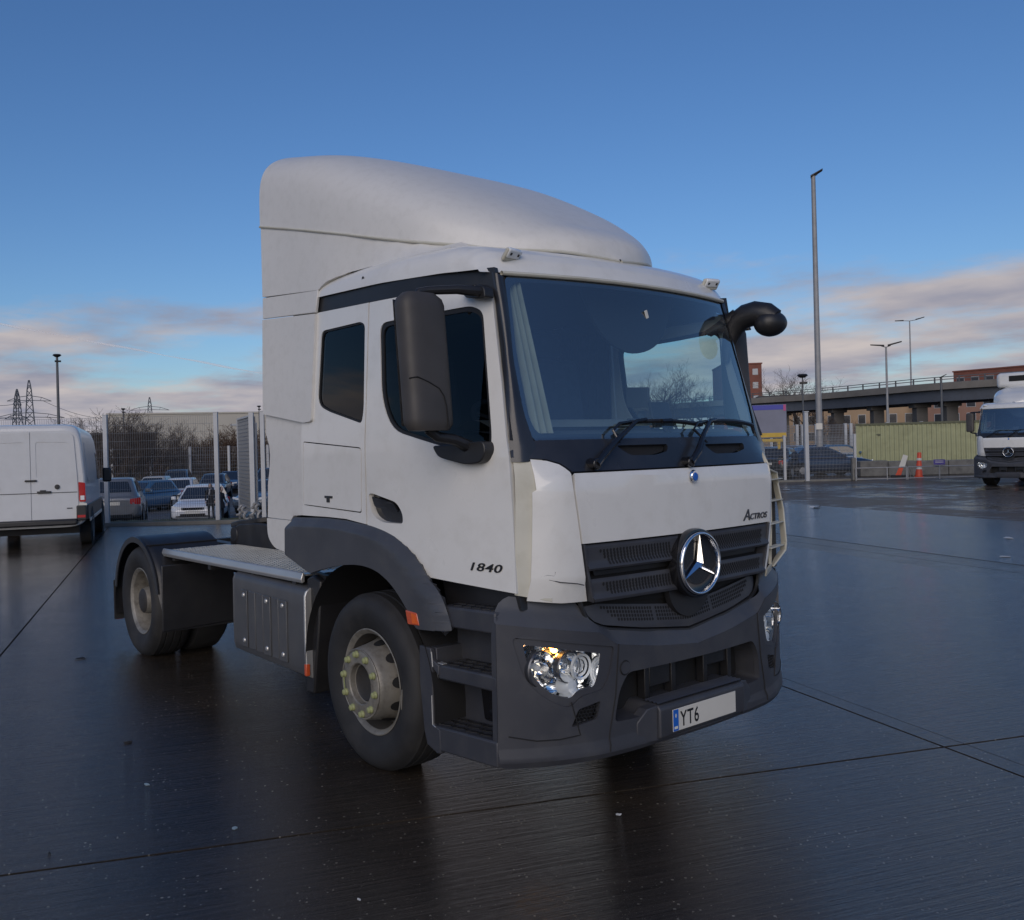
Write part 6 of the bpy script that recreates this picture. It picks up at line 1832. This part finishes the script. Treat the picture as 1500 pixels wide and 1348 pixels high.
for x in (-.6, .6):
    m_ = MB(); m_.box((x, .06, z1_/2), (.08, .08, z1_)); m_.build('post', 'galv_dark', sn)

# ------------------------------------------------------------------ overpass
pm('bridge_concrete', (.20, .185, .165), .85, var=.12, vscale=.4, dirt=(.10, .09, .08), dscale=.35, damt=.6)
pm('bridge_girder', (.075, .085, .105), .6, var=.1, vscale=.5, dirt=(.05, .05, .055), damt=.5)
pm('pier', (.10, .095, .09), .85, var=.15, vscale=.6)
ov = empty('overpass', 'concrete road overpass with a railing crossing behind the yard', 'bridge', (0, 0, 0))
OP = [(1900, 82), (1560, 88), (1380, 95.5), (1290, 103), (1200, 112), (1100, 120), (900, 140), (640, 168)]
def op(u):
    us = [p[0] for p in reversed(OP)]; ds = [p[1] for p in reversed(OP)]
    return ip(u, us, ds)
def sweep(sec, u0, u1, n=40):
    m_ = MB(); k = len(sec)
    P_ = [sight(u0+(u1-u0)*i/n, op(u0+(u1-u0)*i/n)) for i in range(n+1)]
    for i, p in enumerate(P_):
        t = (P_[min(i+1, n)]-P_[max(i-1, 0)]).normalized(); nr = Vector((-t.y, t.x, 0))
        if nr.dot(p-CAM_POS) > 0: nr = -nr       # towards the camera
        m_.v += [(p.x+nr.x*a, p.y+nr.y*a, z) for a, z in sec]
    for i in range(n):
        for j in range(k):
            a, b = i*k+j, i*k+(j+1) % k; m_.f.append((a, b, b+k, a+k))
    return m_, P_
sweep([(.0, 5.46), (-9, 5.46), (-9, 6.68), (.0, 6.68)], 700, 1850)[0].build('girder', 'bridge_girder', ov)
sweep([(.55, 6.70), (.60, 7.42), (.40, 7.46), (-9.4, 7.46), (-9.4, 6.70)], 700, 1850)[0].build('parapet', 'bridge_concrete', ov)
for z in (7.78, 8.05):
    sweep([(.46, z-.04), (.54, z-.04), (.54, z+.04), (.46, z+.04)], 700, 1850)[0].build('rail', 'galv_dark', ov)
pm_, PP = sweep([(0, 0)], 700, 1850, 620)
last = None; first = None
for i, p in enumerate(PP):
    if last is not None and (p-last).length < 2.3: continue
    last = p
    t = (PP[min(i+1, len(PP)-1)]-PP[max(i-1, 0)]).normalized(); nr = Vector((-t.y, t.x, 0))
    if nr.dot(p-CAM_POS) > 0: nr = -nr
    if first is None:
        m_ = MB(); m_.box((0, 0, .30), (.12, .12, .62)); first = m_.build('rail_post', 'galv_dark', ov); q = first
    else: q = bpy.data.objects.new('rail_post', first.data); link(q, ov)
    q.location = (p.x+nr.x*.5, p.y+nr.y*.5, 7.46)
for u in (1148, 1228, 1286, 1349, 1393, 1470):
    p = sight(u, op(u)+2)
    m_ = MB(); m_.box((p.x, p.y, 2.6), (1.0, 1.25, 5.8), rz=VIEW); m_.box((p.x, p.y, 5.2), (1.3, 1.9, .5), rz=VIEW); m_.build('pier', 'pier', ov, bevel=.03)

# ------------------------------------------------------------------ buildings
pm('brick_red', (.20, .075, .052), .85, var=.15, vscale=.5)
pm('brick_tan', (.36, .25, .155), .85, var=.10, vscale=.4)
pm('brick_pink', (.26, .15, .11), .85, var=.10, vscale=.4)
pm('cladding_cream', (.46, .43, .37), .7, var=.05, vscale=.2)
pm('window_pale', (.40, .41, .42), .3)
pm('window_dark', (.030, .034, .042), .12)
pm('slate', (.06, .06, .065), .7)
def block(name, label, u, d, wdt, h, dep, mat, turn=0, cols=4, rows=3, win=(1.0, 1.4), wmat='window_dark', roof='slate', z0=0.0, base=.9, frame=True):
    b = empty(name, label, 'building', sight(u, d, z0), face(u)+R(turn))
    m_ = MB(); m_.box((0, dep/2, h/2-.5), (wdt, dep, h+1)); m_.build('wall', mat, b)
    m_ = MB(); m_.box((0, dep/2, h+.12), (wdt+.3, dep+.3, .26)); m_.build('roof', roof, b)
    fm = None
    for r_ in range(rows):
        for c_ in range(cols):
            for side in ((0,) if True else (0, 1)):
                x = -wdt/2+(c_+.5)*wdt/cols; z = base+(r_+.42)*(h-base)/rows
                if fm is None:
                    m_ = MB(); m_.box((0, 0, 0), (win[0]+.16, .08, win[1]+.16)); fm = m_.build('window', 'window_pale', b); f = fm
                    m_ = MB(); m_.box((0, -.05, 0), (win[0], .06, win[1])); pn = m_.build('pane', wmat, f)
                else:
                    f = bpy.data.objects.new('window', fm.data); link(f, b); q = bpy.data.objects.new('pane', pn.data); link(q, f)
                f.location = (x, -.01, z)
    # windows on the near flank
    return b
block('apartment_block', 'tan brick apartment block seen under the overpass behind the container', 1275, 158, 15, 9.6, 12, 'brick_tan', 4, 6, 3, (1.1, 1.5))
block('apartment_block', 'pinkish brick apartment block under the overpass next to the second truck', 1400, 150, 12, 8.8, 12, 'brick_pink', -5, 5, 3, (1.2, 1.5))
block('apartment_block', 'tan brick apartment block under the overpass left of the lamp post', 1168, 165, 13, 9.8, 12, 'brick_tan', 8, 5, 3, (1.1, 1.5))
block('apartment_block', 'narrow tan apartment block under the overpass beside the dark pier', 1343, 162, 5.0, 9.0, 12, 'brick_tan', 0, 2, 3, (1.1, 1.5))
block('tower_block', 'dark red brick tower with small pale windows just right of the cab', 1090, 180, 7.6, 17.2, 14, 'brick_red', 10, 3, 6, (.9, 1.1), 'window_pale', 'brick_red')
block('brick_building', 'long red brick building beyond the overpass at the right edge', 1475, 168, 19, level(1407, 541, 168), 16, 'brick_red', -24, 7, 4, (1.3, 1.5), 'window_dark', 'brick_red')
block('warehouse', 'long low cream warehouse behind the bare trees on the left', 352, 150, 42, level(330, 606, 150)+.85, 20, 'cladding_cream', 4, 1, 1, (3, .2), 'window_pale', 'cladding_cream', -.85, 6)
block('warehouse', 'dark low shed behind the trees beyond the second fence', 165, 84, 8, level(165, 638, 84)+.85, 8, 'slate', 3, 3, 1, (.8, .6), 'window_dark', 'slate', -.85)

# ------------------------------------------------------------------ trees
pm('bark', (.085, .070, .058), .9, var=.2, vscale=3)
pm('twig', (.095, .072, .058), .9, var=.2, vscale=2)
pm('twig_brown', (.105, .062, .038), .9, var=.25, vscale=2)
def tree_mesh(h, seed, spread=1.0, lvl=5, stems=1, dense=3, rbase=.02, low=.25):
    rnd = random.Random(seed)
    T1, T2 = MB(), MB()
    def branch(p, d, L, r, l):
        n = 4 if l < 2 else 3
        pts = [p]; q = p.copy(); dd = d.copy()
        for i in range(n):
            dd = (dd + Vector((rnd.uniform(-1, 1), rnd.uniform(-1, 1), rnd.uniform(-.5, .9)))*(.16+.03*l)).normalized()
            q = q+dd*(L/n); pts.append(q.copy())
        rs = [max(.006, r*(1-.55*i/n)) for i in range(n+1)]
        (T1 if l == 0 else T2).tube(pts, rs, 7 if l == 0 else 4 if l < 3 else 3, cap=False)
        if l >= lvl: return
        kn = dense+rnd.randint(0, 1)+(2 if l == 0 else 0)
        for k in range(kn):
            t = (low if l == 0 else .2)+(1-(low if l == 0 else .2))*(k+rnd.uniform(.2, .9))/kn
            i = min(int(t*n), n-1); b = pts[i].lerp(pts[i+1], t*n-i)
            ax = (pts[i+1]-pts[i]).normalized()
            side = Vector((rnd.uniform(-1, 1), rnd.uniform(-1, 1), rnd.uniform(-.15, .5)))
            side = (side-ax*side.dot(ax)).normalized()
            nd = (ax*rnd.uniform(.45, .85)+side*rnd.uniform(.6, 1.0)*spread+Vector((0, 0, .22))).normalized()
            branch(b, nd, L*rnd.uniform(.52, .74), rs[i]*.62, l+1)
    for s_ in range(stems):
        a = rnd.uniform(0, 6.28)
        d0 = Vector((math.cos(a)*.25*(stems > 1), math.sin(a)*.25*(stems > 1), 1)).normalized()
        branch(Vector((math.cos(a)*.25*(stems > 1), math.sin(a)*.25*(stems > 1), -.1)), d0, h*.46, h*rbase, 0)
    return T1, T2
PROTO = {}
def tree(kind, label, u, d, vtop, z0=0.0, rz=0.0, group=None, name='bare_tree', wide=1.0):
    if kind not in PROTO:
        a, b = {'tall': lambda: tree_mesh(10, 3, .85, 5, 1, 3), 'tall2': lambda: tree_mesh(10, 11, .95, 5, 1, 3), 'multi': lambda: tree_mesh(6, 5, .9, 5, 3, 3, .014, .15),
                'bush': lambda: tree_mesh(4, 8, 1.1, 4, 9, 3, .010, .1)}[kind]()
        me = []
        for mbx, nm, mt in ((a, 'trunk', 'bark'), (b, 'crown', 'twig_brown' if kind == 'bush' else 'twig')):
            o_ = mbx.build(nm, mt, None, sharp=180, fixn=False); me.append(o_.data); bpy.data.objects.remove(o_)
        top = max(v.co.z for v in me[1].vertices)
        PROTO[kind] = (me, top)
    me, top = PROTO[kind]
    t_ = empty(name, label, 'bush' if kind == 'bush' else 'tree', sight(u, d, z0), rz, group)
    s_ = (level(u, vtop, d)-z0)/top
    t_.scale = (s_*wide, s_*wide, s_)
    for m__, nm in zip(me, ('trunk', 'crown')):
        o_ = bpy.data.objects.new(nm, m__); link(o_, t_)
    return t_
GL = 'bare trees beyond the left fence'
tree('multi', 'broad bare tree above the van roof, behind the mesh fence', 140, 58, 598, -.85, .4, GL, wide=1.25)
tree('multi', 'bare spreading tree behind the left fence, tallest of its group', 178, 60, 590, -.85, 2.0, GL, wide=1.3)
tree('multi', 'smaller bare tree at the right end of the left group', 216, 64, 606, -.85, 3.6, GL, wide=1.2)
tree('multi', 'slim bare sapling in front of the cream warehouse', 270, 70, 613, -.85, 5.0, GL, wide=.8)
GB = 'brown bushes behind the far mesh fence'
for i, (u, v, lab) in enumerate(((168, 640, 'low brown bush beneath the bare trees, left end'), (212, 645, 'low brown bush under the right bare tree'), (246, 638, 'brown bush left of the thin white post'), (285, 634, 'brown bush right of the thin white post'), (318, 620, 'tall brown bush left of the open gate'), (345, 614, 'tallest brown bush, behind the open gate'), (378, 622, 'brown bush beside the rear of the cab'), (402, 618, 'brown bush mostly hidden by the cab'))):
    tree('bush', lab, u, 72+i % 2*3, v, -.85, i*1.1, GB, 'bush', wide=1.25)
GT = 'bare trees behind the overpass'
tree('tall', 'bare tree next to the red tower, behind the overpass', 1135, 138, 536, 0, .3, GT, wide=1.1)
tree('tall2', 'bare tree behind the overpass just left of the tall lamp post', 1176, 142, 537, 0, 1.9, GT, wide=1.1)
tree('tall', 'low bare tree behind the railing right of the tall lamp post', 1208, 146, 552, 0, 4.0, GT)
tree('multi', 'small bare tree under the overpass behind the lamp post', 1212, 88, 605, 0, 1.2, None)
tree('bush', 'brown bush under the overpass left of the container', 1251, 84, 612, 0, .5, None, 'bush')
GW = 'bare trees seen through the cab windows'
for i, (u, v, lab) in enumerate(((905, 548, 'bare tree seen through the cab, left edge of the far window'), (938, 541, 'bare tree seen through the cab, second from the left'), (968, 533, 'tallest bare tree seen through the far cab window'), (1000, 540, 'bare tree seen through the cab near the far mirror'), (1040, 545, 'bare tree seen through the cab next to the tower'))):
    tree('tall' if i % 2 else 'tall2', lab, u, 118+7*(i % 3), v, 0, i*1.7, GW, wide=1.15)

# ------------------------------------------------------------------ pylons and their lines
pm('pylon_steel', (.11, .12, .135), .6)
def pylon(label, u, d, vtop, z0=-.9, arms=((.62, .20), (.40, .27)), turn=0):
    h = level(u, vtop, d)-z0
    p = empty('pylon', label, 'pylon', sight(u, d, z0), face(u)+R(turn), 'electricity pylons on the skyline')
    def wd(z): return lerp(z/h, [0, .55, .9, 1], [.095, .045, .022, .004])*h
    th = max(.12, h*.009)
    m_ = MB(); n_ = 11
    zs_ = [h*(1-(1-i/n_)**1.25) for i in range(n_+1)]
    for i in range(n_):
        a, b = wd(zs_[i]), wd(zs_[i+1])
        for sx in (-1, 1):
            for sy in (-1, 1): m_.bar((sx*a, sy*a, zs_[i]), (sx*b, sy*b, zs_[i+1]), th)
            m_.bar((sx*a, -a, zs_[i]), (-sx*b, -b, zs_[i+1]), th*.6); m_.bar((sx*a, a, zs_[i]), (-sx*b, b, zs_[i+1]), th*.6)
            m_.bar((-a, sx*a, zs_[i]), (-b, -sx*b, zs_[i+1]), th*.6)
    o_ = m_.build('lattice_tower', 'pylon_steel', p); 
    for zf, wf in arms:
        for sx in (-1, 1):
            m_ = MB(); z = zf*h
            m_.bar((0, 0, z), (sx*wf*h, 0, z-.01*h), th*.8); m_.bar((0, 0, z+.055*h), (sx*wf*h*.55, 0, z+.035*h), th*.8); m_.bar((sx*wf*h*.55, 0, z+.035*h), (sx*wf*h, 0, z-.01*h), th*.8); m_.bar((sx*wf*h*.5, 0, z), (sx*wf*h*.55, 0, z+.035*h), th*.5)
            m_.build('cross_arm', 'pylon_steel', p)
    return p, h
p1, H1 = pylon('tall lattice pylon above the white van', 45, 420, 557, arms=((.76, .24), (.56, .38)))
p2, H2 = pylon('lattice pylon half behind the tallest one, left of it', 27, 470, 570, arms=((.80, .10), (.60, .30)), turn=60)
p3, H3 = pylon('small far pylon above the cream warehouse', 221, 640, 582, arms=((.80, .30), (.55, .34)))
def cable(label, a, b, sag, r=.10):
    m_ = MB(); pts_ = [a.lerp(b, i/16)+Vector((0, 0, -sag*4*(i/16)*(1-i/16))) for i in range(17)]
    m_.tube(pts_, r, 4); tag(m_.build('power_line', 'pylon_steel'), label, 'cable', 'power lines between the pylons')
for (dx, dzf, lab) in ((-10, .76, 'upper power line running left from the tall pylon'), (-14, .56, 'lower power line running left from the tall pylon')):
    a = sight(45, 420, -.9+H1*dzf)+Vector((0, 0, 0)); b = sight(-160, 260, level(-160, 540 if dzf > .5 else 590, 260)); cable(lab, a, b, 6)
cable('upper power line from the tall pylon to the small far one', sight(65, 420, -.9+H1*.75), sight(208, 640, -.9+H3*.79), 7)
cable('lower power line from the tall pylon to the small far one', sight(70, 420, -.9+H1*.56), sight(208, 640, -.9+H3*.55), 7)

# ------------------------------------------------------------------ litter on the yard
pm('leaf_dark', (.015, .013, .011), .7)
pm('paper_white', (.55, .55, .53), .7)
pm('stud_pale', (.30, .38, .40), .35)
def scrap(name, label, cat, x, y, s_, mat, seed, flat=.25):
    rnd = random.Random(seed); n_ = 9; m_ = MB()
    ring = [(s_*(.6+.5*rnd.random())*math.cos(2*math.pi*i/n_), s_*(.35+.35*rnd.random())*math.sin(2*math.pi*i/n_), s_*flat*rnd.uniform(.0, 1.0)) for i in range(n_)]
    m_.add([(0, 0, s_*flat*.9)]+ring+[(q[0]*.98, q[1]*.98, q[2]-.003) for q in ring], [(0, i+1, (i+1) % n_+1) for i in range(n_)]+[(i+1, n_+i+1, n_+(i+1) % n_+1, (i+1) % n_+1) for i in range(n_)])
    o_ = m_.build(name, mat, None, sharp=20); o_.location = (x, y, .004); o_.rotation_euler = (0, 0, rnd.uniform(0, 6))
    return tag(o_, label, cat)
def spot(u, v):
    """yard surface point under a sighted direction"""
    d_ = CAM_F + CAM_R*((u-652.4)/1296.55) - CAM_U*((v-658.55)/1296.55)
    t = -CAM_POS.z/d_.z
    return CAM_POS + d_*t
for (nm, lab, cat, u, v, s_, mt, sd_, fl) in (
    ('leaf', 'dark wet leaf on the concrete left of the front wheel', 'leaf', 188, 1089, .035, 'leaf_dark', 1, .35),
    ('paper_scrap', 'small pale disc on the concrete below the dark leaf', 'litter', 215, 1150, .022, 'stud_pale', 2, .10),
    ('paper_scrap', 'pale disc lying near the long joint in front of the truck', 'litter', 344, 1214, .022, 'stud_pale', 3, .10),
    ('paper_scrap', 'tiny white scrap in the dark reflection before the truck', 'litter', 906, 1195, .016, 'paper_white', 4, .4),
    ('paper_scrap', 'white scrap of paper on the tarmac beyond the truck', 'litter', 1194, 744, .22, 'paper_white', 5, .25),
    ('paper_scrap', 'white litter at the foot of the far fence', 'litter', 1152, 718, .20, 'paper_white', 6, .2),
    ('paper_scrap', 'pale flattened litter at the right edge of the wet yard', 'litter', 1478, 789, .14, 'paper_white', 7, .12),
    ('paper_scrap', 'pale smear of litter near the dark drain band', 'litter', 1472, 816, .11, 'paper_white', 8, .08),
    ('leaf', 'dark stick on the concrete behind the rear wheel', 'leaf', 118, 966, .06, 'leaf_dark', 9, .2),
    ('paper_scrap', 'tiny chip of stone near the bottom edge, left of the middle', 'litter', 526, 1320, .010, 'paper_white', 10, .6),
    ('leaf', 'small wet leaf near the long joint on the left', 'leaf', 72, 1252, .014, 'leaf_dark', 11, .4)):
    p = spot(u, v); scrap(nm, lab, cat, p.x, p.y, s_, mt, sd_, fl)

# vapour trail high in the west
vt = bpy.data.materials.new('vapour'); vt.use_nodes = True
_n = vt.node_tree; _p = _n.nodes['Principled BSDF']; _p.inputs['Base Color'].default_value = (.9, .9, .9, 1); _p.inputs['Roughness'].default_value = 1; _p.inputs['Alpha'].default_value = .35
M['vapour'] = vt
a = sight(-40, 3600, level(-40, 466, 3600)); b = sight(400, 4300, level(400, 550, 4300))
m_ = MB(); rnd = random.Random(4)
m_.tube([a.lerp(b, i/40)+Vector((0, 0, 1.2*math.sin(i*.7))) for i in range(41)], [3.0+1.8*math.sin(i*.45)+1.2*rnd.random() for i in range(41)], 8, cap=False)
tag(m_.build('vapour_trail', 'vapour', sharp=180), kind='stuff')
